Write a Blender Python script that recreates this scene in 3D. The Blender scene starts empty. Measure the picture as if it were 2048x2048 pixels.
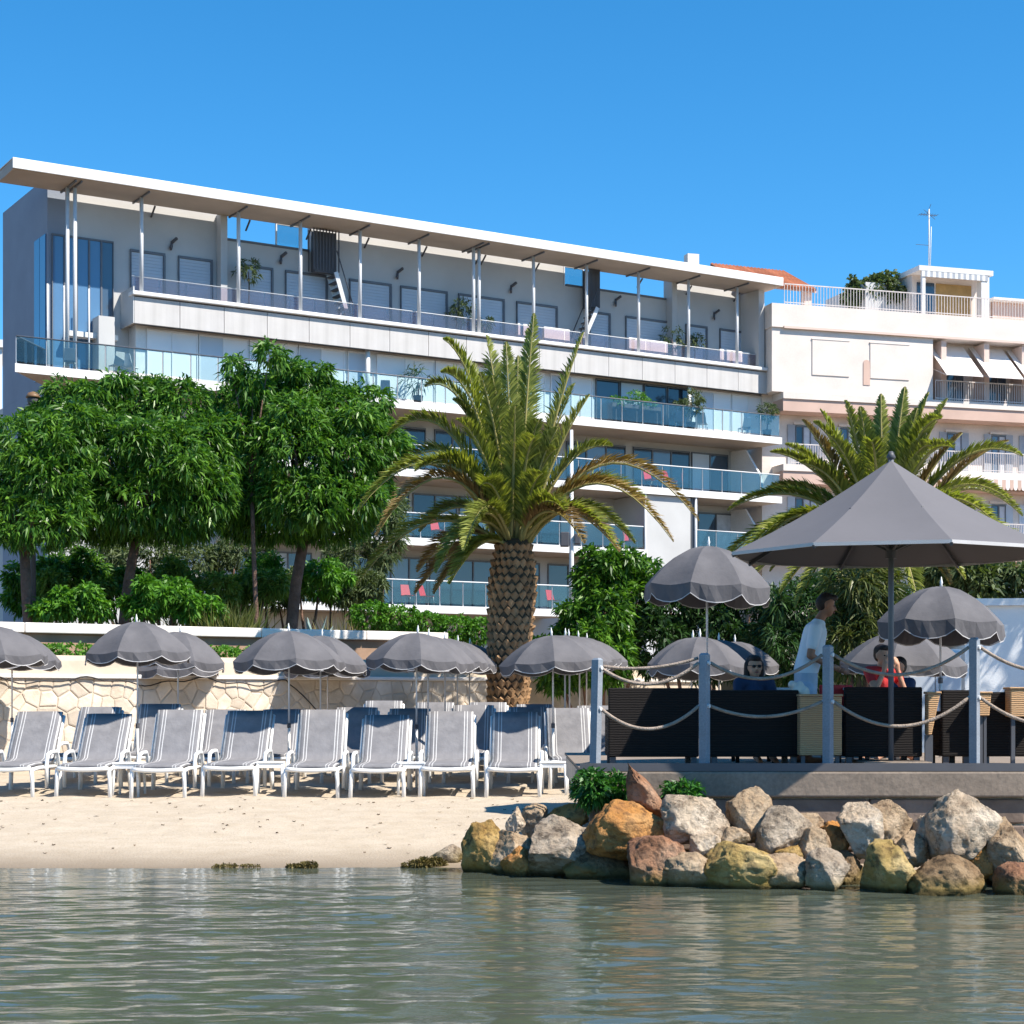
import bpy, bmesh, math, random
import numpy as np
from mathutils import Vector, Matrix, noise as mnoise

# ------------------------------------------------------------------ camera, sky, sun, exposure
FPX = 3600.0            # focal length in pixels of the 2048 px photograph
HOR = 1395.0            # row of the horizon
EYE = 1.75              # camera height over the water
sc = bpy.context.scene
cam_d = bpy.data.cameras.new('camera')
cam = bpy.data.objects.new('camera', cam_d)
sc.collection.objects.link(cam)
cam.location = (0, 0, EYE)
cam.rotation_euler = (math.radians(90), 0, 0)
cam_d.sensor_width = 36.0
cam_d.lens = 36.0 * FPX / 2048.0
cam_d.shift_y = (HOR - 1024.0) / 2048.0
cam_d.clip_start = 0.1
cam_d.clip_end = 6000
sc.camera = cam

SUN_AZ = math.radians(62)     # right of the direction behind the camera
SUN_EL = math.radians(51)
SUN_DIR = Vector((math.cos(SUN_EL) * math.sin(SUN_AZ), -math.cos(SUN_EL) * math.cos(SUN_AZ), math.sin(SUN_EL)))
world = bpy.data.worlds.new('World')
sc.world = world
world.use_nodes = True
wn = world.node_tree.nodes
wl = world.node_tree.links
sky = wn.new('ShaderNodeTexSky')
sky.sky_type = 'NISHITA'
sky.sun_disc = False
sky.sun_elevation = SUN_EL
sky.sun_rotation = math.pi - SUN_AZ
sky.altitude = 1500
sky.air_density = 1.0
sky.dust_density = 0.0
sky.ozone_density = 6.0
bg = wn['Background']
bg.inputs['Strength'].default_value = 0.125
hsv = wn.new('ShaderNodeHueSaturation')
hsv.inputs['Hue'].default_value = 0.491
hsv.inputs['Saturation'].default_value = 1.25
hsv.inputs['Value'].default_value = 1.0
wl.new(sky.outputs['Color'], hsv.inputs['Color'])
wl.new(hsv.outputs['Color'], bg.inputs['Color'])

sun_d = bpy.data.lights.new('sun', 'SUN')
sun_d.energy = 5.0
sun_d.angle = math.radians(0.5)
sun_d.color = (1.0, 0.93, 0.82)
sun = bpy.data.objects.new('sun', sun_d)
sc.collection.objects.link(sun)
sun.rotation_euler = SUN_DIR.to_track_quat('Z', 'Y').to_euler()
sc.view_settings.view_transform = 'Standard'
sc.view_settings.look = 'None'
sc.view_settings.exposure = 0.78
sc.view_settings.gamma = 1.0
sc.cycles.max_bounces = 8
sc.cycles.transparent_max_bounces = 12
sc.cycles.caustics_reflective = False
sc.cycles.caustics_refractive = False

RNG = np.random.default_rng(7)
random.seed(7)
COL = sc.collection.objects

# ------------------------------------------------------------------ helpers
def at(x, y, d):
    """world point seen at pixel (x, y) of the photograph at depth d"""
    return Vector(((x - 1024.0) * d / FPX, d, EYE + (HOR - y) * d / FPX))

def tag(o, label=None, cat=None, group=None, kind=None):
    if label: o['label'] = label
    if cat: o['category'] = cat
    if group: o['group'] = group
    if kind: o['kind'] = kind
    return o

def link(name, data, mat=None, parent=None):
    o = bpy.data.objects.new(name, data)
    COL.link(o)
    if mat is not None and data is not None and len(data.materials) == 0:
        data.materials.append(mat)
    if parent is not None:
        o.parent = parent
    return o

def empty(name, loc=(0, 0, 0), rz=0.0, label=None, cat=None, group=None, kind=None):
    o = bpy.data.objects.new(name, None)
    o.empty_display_size = 0.2
    COL.link(o)
    o.location = loc
    o.rotation_euler = (0, 0, rz)
    return tag(o, label, cat, group, kind)

def copy_tree(o, parent=None):
    c = o.copy()
    COL.link(c)
    if parent is not None:
        c.parent = parent
    for ch in list(o.children):
        copy_tree(ch, c)
    return c

class MB:
    """collects vertices and faces of one mesh"""
    def __init__(s):
        s.v = []; s.f = []; s.mi = []; s.cur = 0
    def face(s, idx):
        s.f.append(tuple(idx)); s.mi.append(s.cur)
    def box(s, x0, x1, y0, y1, z0, z1):
        b = len(s.v)
        s.v += [(x0, y0, z0), (x1, y0, z0), (x1, y1, z0), (x0, y1, z0), (x0, y0, z1), (x1, y0, z1), (x1, y1, z1), (x0, y1, z1)]
        for q in ((0, 3, 2, 1), (4, 5, 6, 7), (0, 1, 5, 4), (1, 2, 6, 5), (2, 3, 7, 6), (3, 0, 4, 7)):
            s.face([b + i for i in q])
        return s
    def prism(s, poly, z0, z1):
        """poly: list of (x, y) counter-clockwise"""
        b = len(s.v); n = len(poly)
        s.v += [(x, y, z0) for x, y in poly] + [(x, y, z1) for x, y in poly]
        s.face([b + i for i in range(n - 1, -1, -1)])
        s.face([b + n + i for i in range(n)])
        for i in range(n):
            j = (i + 1) % n
            s.face((b + i, b + j, b + n + j, b + n + i))
        return s
    def bar(s, p, q, w, h, up=(0, 0, 1)):
        p = Vector(p); q = Vector(q); d = (q - p).normalized()
        upv = Vector(up)
        if abs(d.dot(upv)) > 0.98: upv = Vector((0, 1, 0))
        a = d.cross(upv).normalized() * (w / 2); c = a.cross(d).normalized() * (h / 2)
        b = len(s.v)
        for o in (p, q):
            s.v += [tuple(o - a - c), tuple(o + a - c), tuple(o + a + c), tuple(o - a + c)]
        for f in ((0, 1, 2, 3), (7, 6, 5, 4), (0, 4, 5, 1), (1, 5, 6, 2), (2, 6, 7, 3), (3, 7, 4, 0)):
            s.face([b + i for i in f])
        return s
    def tube(s, pts, r, n=8, cap=True):
        pts = [Vector(p) for p in pts]
        rs = r if isinstance(r, (list, tuple)) else [r] * len(pts)
        b = len(s.v); prev = None
        for i, p in enumerate(pts):
            d = (pts[min(i + 1, len(pts) - 1)] - pts[max(i - 1, 0)])
            if d.length < 1e-9: d = Vector((0, 0, 1))
            d.normalize()
            if prev is None:
                ref = Vector((1, 0, 0)) if abs(d.x) < 0.9 else Vector((0, 1, 0))
                a = d.cross(ref).normalized()
            else:
                a = prev - d * prev.dot(d)
                if a.length < 1e-6: a = d.cross(Vector((1, 0.3, 0)))
                a.normalize()
            prev = a
            c = d.cross(a)
            for k in range(n):
                t = 2 * math.pi * k / n
                s.v.append(tuple(p + (a * math.cos(t) + c * math.sin(t)) * rs[i]))
        for i in range(len(pts) - 1):
            for k in range(n):
                k2 = (k + 1) % n
                s.face((b + i * n + k, b + i * n + k2, b + (i + 1) * n + k2, b + (i + 1) * n + k))
        if cap:
            s.face([b + k for k in range(n - 1, -1, -1)])
            s.face([b + (len(pts) - 1) * n + k for k in range(n)])
        return s
    def lathe(s, prof, n=16, c=(0, 0, 0)):
        """prof: list of (radius, z)"""
        b = len(s.v)
        for r, z in prof:
            for k in range(n):
                t = 2 * math.pi * k / n
                s.v.append((c[0] + r * math.cos(t), c[1] + r * math.sin(t), c[2] + z))
        for i in range(len(prof) - 1):
            for k in range(n):
                k2 = (k + 1) % n
                s.face((b + i * n + k, b + i * n + k2, b + (i + 1) * n + k2, b + (i + 1) * n + k))
        s.face([b + k for k in range(n - 1, -1, -1)])
        s.face([b + (len(prof) - 1) * n + k for k in range(n)])
        return s
    def ball(s, c, r, n=8, m=6):
        r = r if isinstance(r, (list, tuple)) else (r, r, r)
        b = len(s.v)
        s.v.append((c[0], c[1], c[2] - r[2]))
        for i in range(1, m):
            ph = -math.pi / 2 + math.pi * i / m
            for k in range(n):
                t = 2 * math.pi * k / n
                s.v.append((c[0] + r[0] * math.cos(ph) * math.cos(t), c[1] + r[1] * math.cos(ph) * math.sin(t), c[2] + r[2] * math.sin(ph)))
        s.v.append((c[0], c[1], c[2] + r[2]))
        top = len(s.v) - 1
        for k in range(n):
            k2 = (k + 1) % n
            s.face((b, b + 1 + k2, b + 1 + k))
            s.face((top, b + 1 + (m - 2) * n + k, b + 1 + (m - 2) * n + k2))
        for i in range(m - 2):
            for k in range(n):
                k2 = (k + 1) % n
                s.face((b + 1 + i * n + k, b + 1 + i * n + k2, b + 1 + (i + 1) * n + k2, b + 1 + (i + 1) * n + k))
        return s
    def quad(s, a, b_, c, d):
        b = len(s.v)
        s.v += [tuple(a), tuple(b_), tuple(c), tuple(d)]
        s.face((b, b + 1, b + 2, b + 3))
        return s
    def mesh(s, name, mats=None, smooth=False):
        me = bpy.data.meshes.new(name)
        me.from_pydata(s.v, [], s.f)
        if mats:
            for m in (mats if isinstance(mats, (list, tuple)) else [mats]): me.materials.append(m)
            if any(s.mi): me.polygons.foreach_set('material_index', s.mi)
        if smooth:
            me.polygons.foreach_set('use_smooth', [True] * len(me.polygons))
        me.update()
        return me
    def build(s, name, mat, parent=None, smooth=False, bevel=0.0):
        o = link(name, s.mesh(name, mat, smooth), None, parent)
        if bevel > 0:
            m = o.modifiers.new('bevel', 'BEVEL'); m.width = bevel; m.segments = 2; m.limit_method = 'ANGLE'
        return o

def quads_mesh(name, V, mat, nper=4):
    """V: (N*4, 3) array, one quad for each four vertices"""
    V = np.ascontiguousarray(V, dtype=np.float32)
    n = len(V); nf = n // nper
    me = bpy.data.meshes.new(name)
    me.vertices.add(n); me.vertices.foreach_set('co', V.ravel())
    me.loops.add(n); me.loops.foreach_set('vertex_index', np.arange(n, dtype=np.int32))
    me.polygons.add(nf)
    me.polygons.foreach_set('loop_start', np.arange(0, n, nper, dtype=np.int32))
    me.materials.append(mat)
    me.update(calc_edges=True)
    return me

def grid_mesh(name, xs, ys, zf, mat, smooth=True):
    X, Y = np.meshgrid(xs, ys)
    Z = zf(X, Y)
    nx, ny = len(xs), len(ys)
    V = np.stack([X.ravel(), Y.ravel(), Z.ravel()], 1).astype(np.float32)
    i = np.arange(nx - 1); j = np.arange(ny - 1)
    I, J = np.meshgrid(i, j)
    a = (J * nx + I).ravel()
    F = np.stack([a, a + 1, a + 1 + nx, a + nx], 1).astype(np.int32)
    me = bpy.data.meshes.new(name)
    me.vertices.add(len(V)); me.vertices.foreach_set('co', V.ravel())
    me.loops.add(F.size); me.loops.foreach_set('vertex_index', F.ravel())
    me.polygons.add(len(F)); me.polygons.foreach_set('loop_start', np.arange(0, F.size, 4, dtype=np.int32))
    if smooth: me.polygons.foreach_set('use_smooth', np.ones(len(F), dtype=bool))
    me.materials.append(mat)
    me.update(calc_edges=True)
    return me

# ------------------------------------------------------------------ materials
MATS = {}
class NT:
    def __init__(s, name):
        s.m = bpy.data.materials.new(name); s.m.use_nodes = True
        s.t = s.m.node_tree; s.n = s.t.nodes; s.l = s.t.links
        s.b = s.n['Principled BSDF']; s.out = s.n['Material Output']
        s._tc = None
    def new(s, t, **kw):
        o = s.n.new(t)
        for k, v in kw.items(): setattr(o, k, v)
        return o
    def tc(s, which='Object'):
        if s._tc is None: s._tc = s.n.new('ShaderNodeTexCoord')
        return s._tc.outputs[which]
    def noise(s, scale, detail=4, vec=None, rough=0.55, stretch=None, out='Fac'):
        n = s.n.new('ShaderNodeTexNoise')
        n.inputs['Scale'].default_value = scale; n.inputs['Detail'].default_value = detail; n.inputs['Roughness'].default_value = rough
        v = vec if vec is not None else s.tc()
        if stretch:
            mp = s.n.new('ShaderNodeMapping'); mp.inputs['Scale'].default_value = stretch
            s.l.new(v, mp.inputs['Vector']); v = mp.outputs['Vector']
        s.l.new(v, n.inputs['Vector'])
        return n.outputs[out]
    def ramp(s, fac, stops):
        r = s.n.new('ShaderNodeValToRGB')
        e = r.color_ramp.elements
        while len(e) < len(stops): e.new(0.5)
        for i, (p, c) in enumerate(stops):
            e[i].position = p; e[i].color = (c[0], c[1], c[2], 1) if hasattr(c, '__len__') else (c, c, c, 1)
        s.l.new(fac, r.inputs['Fac'])
        return r.outputs['Color']
    def mix(s, fac, a, b, mode='MIX'):
        m = s.n.new('ShaderNodeMix'); m.data_type = 'RGBA'; m.blend_type = mode
        for i, x in ((0, fac), (6, a), (7, b)):
            if hasattr(x, 'is_output'): s.l.new(x, m.inputs[i])
            elif i == 0: m.inputs[0].default_value = x
            else: m.inputs[i].default_value = (x[0], x[1], x[2], 1)
        return m.outputs[2]
    def math(s, op, a, b=0.0, c=None):
        m = s.n.new('ShaderNodeMath'); m.operation = op
        for i, x in enumerate((a, b, c)):
            if x is None: continue
            if hasattr(x, 'is_output'): s.l.new(x, m.inputs[i])
            else: m.inputs[i].default_value = x
        return m.outputs[0]
    def bump(s, h, strength=0.3, dist=0.02):
        b = s.n.new('ShaderNodeBump'); b.inputs['Strength'].default_value = strength; b.inputs['Distance'].default_value = dist
        s.l.new(h, b.inputs['Height'])
        s.l.new(b.outputs['Normal'], s.b.inputs['Normal'])
        return b
    def sep(s, v):
        n = s.n.new('ShaderNodeSeparateXYZ'); s.l.new(v, n.inputs[0]); return n.outputs
    def geo(s, o):
        n = s.n.new('ShaderNodeNewGeometry'); return n.outputs[o]
    def rnd(s):
        return s.n.new('ShaderNodeObjectInfo').outputs['Random']

def mul(c, k): return tuple(min(1.0, x * k) for x in c)

def M(name, col, rough=0.6, var=0.12, scale=3.0, col2=None, bump=0.0, bscale=40, spec=0.3, metal=0.0, rand=0.0, bdist=0.02, fine=0.0):
    if name in MATS: return MATS[name]
    t = NT(name)
    n = t.noise(scale, 5)
    c = t.ramp(n, [(0.3, mul(col, 1 - var)), (0.7, col2 if col2 else mul(col, 1 + var))])
    if fine:
        n2 = t.noise(scale * 14, 3)
        c = t.mix(1.0, c, t.ramp(n2, [(0.3, 1 - fine), (0.7, 1 + fine * 0.0 + 0.0)]), 'MULTIPLY')
    if rand:
        r = t.math('MULTIPLY_ADD', t.rnd(), 2 * rand, 1 - rand)
        cc = t.n.new('ShaderNodeCombineColor')
        for i in range(3): t.l.new(r, cc.inputs[i])
        c = t.mix(1.0, c, cc.outputs[0], 'MULTIPLY')
    t.l.new(c, t.b.inputs['Base Color'])
    t.b.inputs['Roughness'].default_value = rough
    t.b.inputs['Specular IOR Level'].default_value = spec
    t.b.inputs['Metallic'].default_value = metal
    if bump: t.bump(t.noise(bscale, 6), bump, bdist)
    MATS[name] = t.m
    return t.m

def leaf_mat(name, c_dark, c_mid, c_light, transl=0.3, rough=0.45, patch=1.2):
    if name in MATS: return MATS[name]
    t = NT(name)
    isl = t.geo('Random Per Island')
    big = t.noise(patch, 3)
    f = t.math('ADD', t.math('MULTIPLY', isl, 0.65), t.math('MULTIPLY', big, 0.45))
    c = t.ramp(f, [(0.1, c_dark), (0.5, c_mid), (0.95, c_light)])
    t.l.new(c, t.b.inputs['Base Color'])
    t.b.inputs['Roughness'].default_value = rough
    t.b.inputs['Specular IOR Level'].default_value = 0.35
    tr = t.new('ShaderNodeBsdfTranslucent')
    t.l.new(t.mix(1.0, c, (1.3, 1.4, 0.5), 'MULTIPLY'), tr.inputs['Color'])
    mx = t.new('ShaderNodeMixShader'); mx.inputs[0].default_value = transl
    t.l.new(t.b.outputs[0], mx.inputs[1]); t.l.new(tr.outputs[0], mx.inputs[2])
    t.l.new(mx.outputs[0], t.out.inputs['Surface'])
    MATS[name] = t.m
    return t.m

def glass_mat(name, tint, refl=(0.9, 0.95, 1.0), alpha_like=0.75, rough=0.02):
    if name in MATS: return MATS[name]
    t = NT(name)
    tr = t.new('ShaderNodeBsdfTransparent'); tr.inputs['Color'].default_value = (*tint, 1)
    df = t.new('ShaderNodeBsdfDiffuse'); df.inputs['Color'].default_value = (tint[0] * 0.6, tint[1] * 0.75, tint[2] * 0.8, 1)
    m0 = t.new('ShaderNodeMixShader'); m0.inputs[0].default_value = 1 - alpha_like
    t.l.new(tr.outputs[0], m0.inputs[1]); t.l.new(df.outputs[0], m0.inputs[2])
    gl = t.new('ShaderNodeBsdfGlossy'); gl.inputs['Color'].default_value = (*refl, 1); gl.inputs['Roughness'].default_value = rough
    fr = t.new('ShaderNodeFresnel'); fr.inputs['IOR'].default_value = 1.45
    m1 = t.new('ShaderNodeMixShader')
    t.l.new(fr.outputs[0], m1.inputs[0]); t.l.new(m0.outputs[0], m1.inputs[1]); t.l.new(gl.outputs[0], m1.inputs[2])
    t.l.new(m1.outputs[0], t.out.inputs['Surface'])
    MATS[name] = t.m
    return t.m

# ------------------------------------------------------------------ the ground: sand, sea, terrace ground
def fbm(X, Y, seed, scale, octv=4, gain=0.5):
    """cheap value-noise sum with numpy"""
    out = np.zeros_like(X); amp = 1.0; tot = 0.0
    for o in range(octv):
        r = np.random.default_rng(seed + o)
        tab = r.random((64, 64))
        x = X * scale * 2 ** o; y = Y * scale * 2 ** o
        xi = np.floor(x).astype(int); yi = np.floor(y).astype(int)
        fx = x - xi; fy = y - yi
        fx = fx * fx * (3 - 2 * fx); fy = fy * fy * (3 - 2 * fy)
        a = tab[xi % 64, yi % 64]; b = tab[(xi + 1) % 64, yi % 64]; c = tab[xi % 64, (yi + 1) % 64]; d = tab[(xi + 1) % 64, (yi + 1) % 64]
        out += amp * ((a * (1 - fx) + b * fx) * (1 - fy) + (c * (1 - fx) + d * fx) * fy)
        tot += amp; amp *= gain
    return out / tot - 0.5

SHORE = 18.55
def sand_base(X, Y):
    sh = SHORE + 0.12 * np.sin(X * 0.7 + 1.0) - 0.25 * np.clip(X + 1.0, 0, 10)
    t = Y - sh
    z = np.where(t < 0, t * 0.16, np.where(t < 1.2, t * 0.07, 0.084 + (t - 1.2) * 0.054))
    z = np.where(t > 6.1, 0.349 + (t - 6.1) * 0.02, z)
    return np.maximum(np.minimum(z, 0.62), -2.5)
def sand_z(X, Y):
    z = sand_base(X, Y)
    dry = np.clip((Y - SHORE - 0.6) / 2.0, 0, 1)
    near = np.clip((Y - 23.6) / 1.2, 0, 1) * (Y < 40)
    z = z + 0.03 * fbm(X, Y, 3, 0.8, 3) * dry + 0.036 * fbm(X, Y, 11, 3.2, 3) * dry * (0.45 + 0.55 * near) + 0.013 * fbm(X, Y, 30, 9, 2) * dry
    return z
def sandz(x, y):
    return float(sand_z(np.array([[float(x)]]), np.array([[float(y)]]))[0, 0])

t = NT('sand')
n1 = t.noise(0.5, 5); n2 = t.noise(26, 4); n3 = t.noise(3.0, 5)
c = t.ramp(n3, [(0.3, (0.43, 0.355, 0.265)), (0.7, (0.51, 0.43, 0.335))])
c = t.mix(t.ramp(n2, [(0.45, 0.0), (0.72, 0.35)]), c, (0.34, 0.25, 0.17))
z = t.sep(t.geo('Position'))[2]
wet = t.ramp(t.math('ADD', z, t.math('MULTIPLY', n1, 0.05)), [(0.01, 1.0), (0.13, 0.0)])
c = t.mix(wet, c, (0.22, 0.165, 0.11))
deep = t.ramp(t.math('MULTIPLY', z, -1.0), [(0.0, 0.0), (0.5, 1.0)])
c = t.mix(deep, c, (0.10, 0.115, 0.07))
t.l.new(c, t.b.inputs['Base Color'])
t.l.new(t.ramp(wet, [(0.0, 0.9), (1.0, 0.45)]), t.b.inputs['Roughness'])
t.b.inputs['Specular IOR Level'].default_value = 0.25
t.bump(t.noise(34, 5), 0.5, 0.03)
M_SAND = t.m
def spaced(*segs):
    out = []
    for a, b, n in segs: out.append(np.linspace(a, b, n, endpoint=False))
    out.append(np.array([segs[-1][1]]))
    return np.concatenate(out)
sand = link('beach_sand', grid_mesh('beach_sand', spaced((-400, -12, 12), (-12, 10, 440), (10, 400, 12)), spaced((-400, 12, 10), (12, 17, 20), (17, 27, 230), (27, 40, 90)), sand_z, M_SAND))
tag(sand, kind='structure')

# sea: real ripples in view, flat towards the open water behind the camera
t = NT('sea_water')
p = t.geo('Position')
gl = t.new('ShaderNodeBsdfGlossy'); gl.inputs['Roughness'].default_value = 0.03; gl.inputs['Color'].default_value = (0.95, 0.97, 1, 1)
df = t.new('ShaderNodeBsdfDiffuse'); df.inputs['Color'].default_value = (0.098, 0.116, 0.088, 1)
tr = t.new('ShaderNodeBsdfTransparent'); tr.inputs['Color'].default_value = (0.72, 0.86, 0.76, 1)
m0 = t.new('ShaderNodeMixShader'); m0.inputs[0].default_value = 0.62
t.l.new(tr.outputs[0], m0.inputs[1]); t.l.new(df.outputs[0], m0.inputs[2])
fr = t.new('ShaderNodeFresnel'); fr.inputs['IOR'].default_value = 1.33
m1 = t.new('ShaderNodeMixShader')
t.l.new(fr.outputs[0], m1.inputs[0]); t.l.new(m0.outputs[0], m1.inputs[1]); t.l.new(gl.outputs[0], m1.inputs[2])
t.l.new(m1.outputs[0], t.out.inputs['Surface'])
mp = t.new('ShaderNodeMapping'); mp.inputs['Scale'].default_value = (0.36, 1.0, 1.0)
t.l.new(p, mp.inputs['Vector'])
h = t.noise(12.0, 4, mp.outputs['Vector'], 0.58)
bp = t.new('ShaderNodeBump'); bp.inputs['Strength'].default_value = 0.13; bp.inputs['Distance'].default_value = 0.02
t.l.new(h, bp.inputs['Height'])
for nd in (gl, fr): t.l.new(bp.outputs['Normal'], nd.inputs['Normal'])
M_SEA = t.m
def sea_z(X, Y):
    r = np.random.default_rng(5)
    z = np.zeros_like(X)
    for k in range(46):
        lam = 0.11 * (1.6 / 0.11) ** r.random()
        th = r.normal(0, 0.5) + math.pi / 2
        kx, ky = math.cos(th) * 2 * math.pi / lam, math.sin(th) * 2 * math.pi / lam
        amp = 0.00135 * lam ** 0.66
        z += amp * np.sin(kx * X + ky * Y + r.random() * 6.28)
    calm = np.clip((SHORE + 0.5 - Y) / 3.5, 0.22, 1.0)
    patch = 0.55 + 0.9 * np.clip(fbm(X * 0.5, Y, 40, 0.35, 3) + 0.5, 0, 1)
    far = np.clip((Y + 20) / 25.0, 0, 1)
    return z * calm * patch * far
sea = link('sea_water', grid_mesh('sea_water', spaced((-1500, -6, 10), (-6, 6.5, 260), (6.5, 1500, 10)), spaced((-3000, -20, 8), (-20, 8, 30), (8, 19.6, 420)), sea_z, M_SEA))
tag(sea, kind='structure')

# ground behind the sea wall
M_EARTH = M('earth', (0.16, 0.115, 0.075), 0.95, 0.3, 1.5, bump=0.5, bscale=12)
M_PAVE = M('promenade_paving', (0.42, 0.37, 0.31), 0.9, 0.12, 1.0, bump=0.2)
WALL_RZ = math.atan2(6.0, 8.573)
WALL_D = Vector((math.cos(WALL_RZ), math.sin(WALL_RZ), 0))
WALL_O = Vector((-8.82, 31.0, 0)) - WALL_D * 5.0
WALL_NIN = Vector((-math.sin(WALL_RZ), math.cos(WALL_RZ), 0))
def wl_(s, d, z=0.0):
    return WALL_O + WALL_D * s + WALL_NIN * d + Vector((0, 0, z))
mb = MB()
g0, g1, g2, g3 = wl_(-60, 1.6), wl_(22, 1.6), wl_(22, 60), wl_(-60, 60)
b = len(mb.v)
mb.v += [(-900, g0.y - 5, 2.5), (g0.x, g0.y, 2.5), (g1.x, g1.y, 2.5), (14, 33.5, 2.2), (40, 33.5, 2.2), (900, 30, 2.2), (1800, 3500, 2.5), (-1800, 3500, 2.5)]
mb.face(range(b, b + 8))
grd = mb.build('ground', M_EARTH); tag(grd, kind='structure')

# specks of dry weed, shell and pebble on the sand
rng = np.random.default_rng(77)
n = 170
px_ = rng.uniform(-7.5, 1.2, n); py_ = 19.2 + 5.6 * rng.random(n) ** 0.8
P = np.stack([px_, py_, sand_z(px_[None, :], py_[None, :])[0] + 0.004], 1)
Q = []
for i in range(n):
    r_ = rng.uniform(0.008, 0.028); a_ = rng.uniform(0, 6.28); e_ = rng.uniform(0.4, 1.0)
    for k in range(4):
        t_ = a_ + k * math.pi / 2
        Q.append((P[i, 0] + r_ * math.cos(t_) * (1.6 if k % 2 else 1.0), P[i, 1] + r_ * math.sin(t_) * e_, P[i, 2] + (0.016 if k % 2 else 0.0)))
deb = link('beach_debris', quads_mesh('beach_debris', np.array(Q), leaf_mat('debris', (0.05, 0.035, 0.02), (0.16, 0.11, 0.065), (0.45, 0.38, 0.28), 0.0, 0.9)))
tag(deb, 'scattered dark specks of dry weed and shell on the sand', 'debris', None, 'stuff')

# ------------------------------------------------------------------ sea wall of irregular stones
def clip_poly(poly, px, py, nx, ny):
    out = []
    n = len(poly)
    for i in range(n):
        a = poly[i]; b_ = poly[(i + 1) % n]
        da = (a[0] - px) * nx + (a[1] - py) * ny
        db = (b_[0] - px) * nx + (b_[1] - py) * ny
        if da <= 0: out.append(a)
        if da * db < 0:
            k = da / (da - db)
            out.append((a[0] + (b_[0] - a[0]) * k, a[1] + (b_[1] - a[1]) * k))
    return out

M_STONE = M('wall_stone', (0.60, 0.495, 0.385), 0.9, 0.16, 2.2, col2=(0.71, 0.62, 0.52), bump=0.5, bscale=14, rand=0.16)
M_MORTAR = M('wall_mortar', (0.58, 0.485, 0.385), 0.95, 0.2, 4, bump=0.4)
M_RENDER = M('wall_render', (0.52, 0.43, 0.33), 0.9, 0.15, 1.3, bump=0.3, bscale=9)
M_COPING = M('white_coping', (0.80, 0.74, 0.68), 0.8, 0.06, 1.2, bump=0.15)
M_TERRA = M('planter_render', (0.34, 0.22, 0.15), 0.9, 0.25, 1.8)
sw = empty('sea_wall', WALL_O, WALL_RZ, 'cream crazy-stone retaining wall behind the rows of sun loungers', 'stone wall')
MB().box(-30, 21.5, 0.0, 0.45, -0.2, 2.08).build('wall_core', M_MORTAR, sw)
mb = MB(); mb.box(-30, 21.5, -0.06, 0.5, 2.085, 2.16)
mb.build('ledge', M_COPING, sw, bevel=0.015)
mb = MB(); mb.prism([(0, 0), (1, 0), (1, 1), (0, 1)], 0, 1); mb = MB()
b = len(mb.v)
for xx in (-30, 21.5):
    mb.v += [(xx, 0.06, 2.163), (xx, 0.9, 2.163), (xx, 0.9, 2.50), (xx, 0.35, 2.50), (xx, 0.12, 2.40)]
for i in range(5):
    j = (i + 1) % 5
    mb.face((i, j, 5 + j, 5 + i))
mb.face((4, 3, 2, 1, 0)); mb.face((5, 6, 7, 8, 9))
mb.build('sloped_band', M_RENDER, sw)
def stones():
    r = random.Random(4)
    s0, s1, z0, z1, step = 4.4, 16.2, 0.5, 2.075, 0.275
    seeds = []
    nx = int((s1 - s0) / step); nz = int((z1 - z0) / step) + 1
    for j in range(nz):
        for i in range(nx):
            seeds.append((s0 + (i + 0.5 + r.uniform(-0.42, 0.42) + 0.5 * (j % 2)) * step, z0 + (j + 0.5 + r.uniform(-0.4, 0.4)) * (z1 - z0) / nz))
    first = None
    for k, (sx, sz) in enumerate(seeds):
        poly = [(sx - step * 1.6, max(z0, sz - step * 1.6)), (sx + step * 1.6, max(z0, sz - step * 1.6)), (sx + step * 1.6, min(z1, sz + step * 1.6)), (sx - step * 1.6, min(z1, sz + step * 1.6))]
        for (tx, tz) in seeds:
            dx, dz = tx - sx, tz - sz
            d = math.hypot(dx, dz)
            if 0 < d < step * 3.4:
                poly = clip_poly(poly, sx + dx / 2 - dx / d * 0.013, sz + dz / 2 - dz / d * 0.013, dx / d, dz / d)
                if len(poly) < 3: break
        if len(poly) < 3: continue
        cx = sum(p[0] for p in poly) / len(poly); cz = sum(p[1] for p in poly) / len(poly)
        pr = r.uniform(0.008, 0.022)
        m = MB(); n = len(poly)
        m.v += [(p[0], 0.0, p[1]) for p in poly]
        m.v += [(p[0], -pr * 0.65, p[1]) for p in poly]
        m.v += [(cx + (p[0] - cx) * 0.84, -pr * r.uniform(0.9, 1.12), cz + (p[1] - cz) * 0.84) for p in poly]
        for i in range(n):
            j = (i + 1) % n
            m.face((i, j, n + j, n + i)); m.face((n + i, n + j, 2 * n + j, 2 * n + i))
        m.face([2 * n + i for i in range(n)])
        m.build('stone', M_STONE, sw)
stones()

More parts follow.
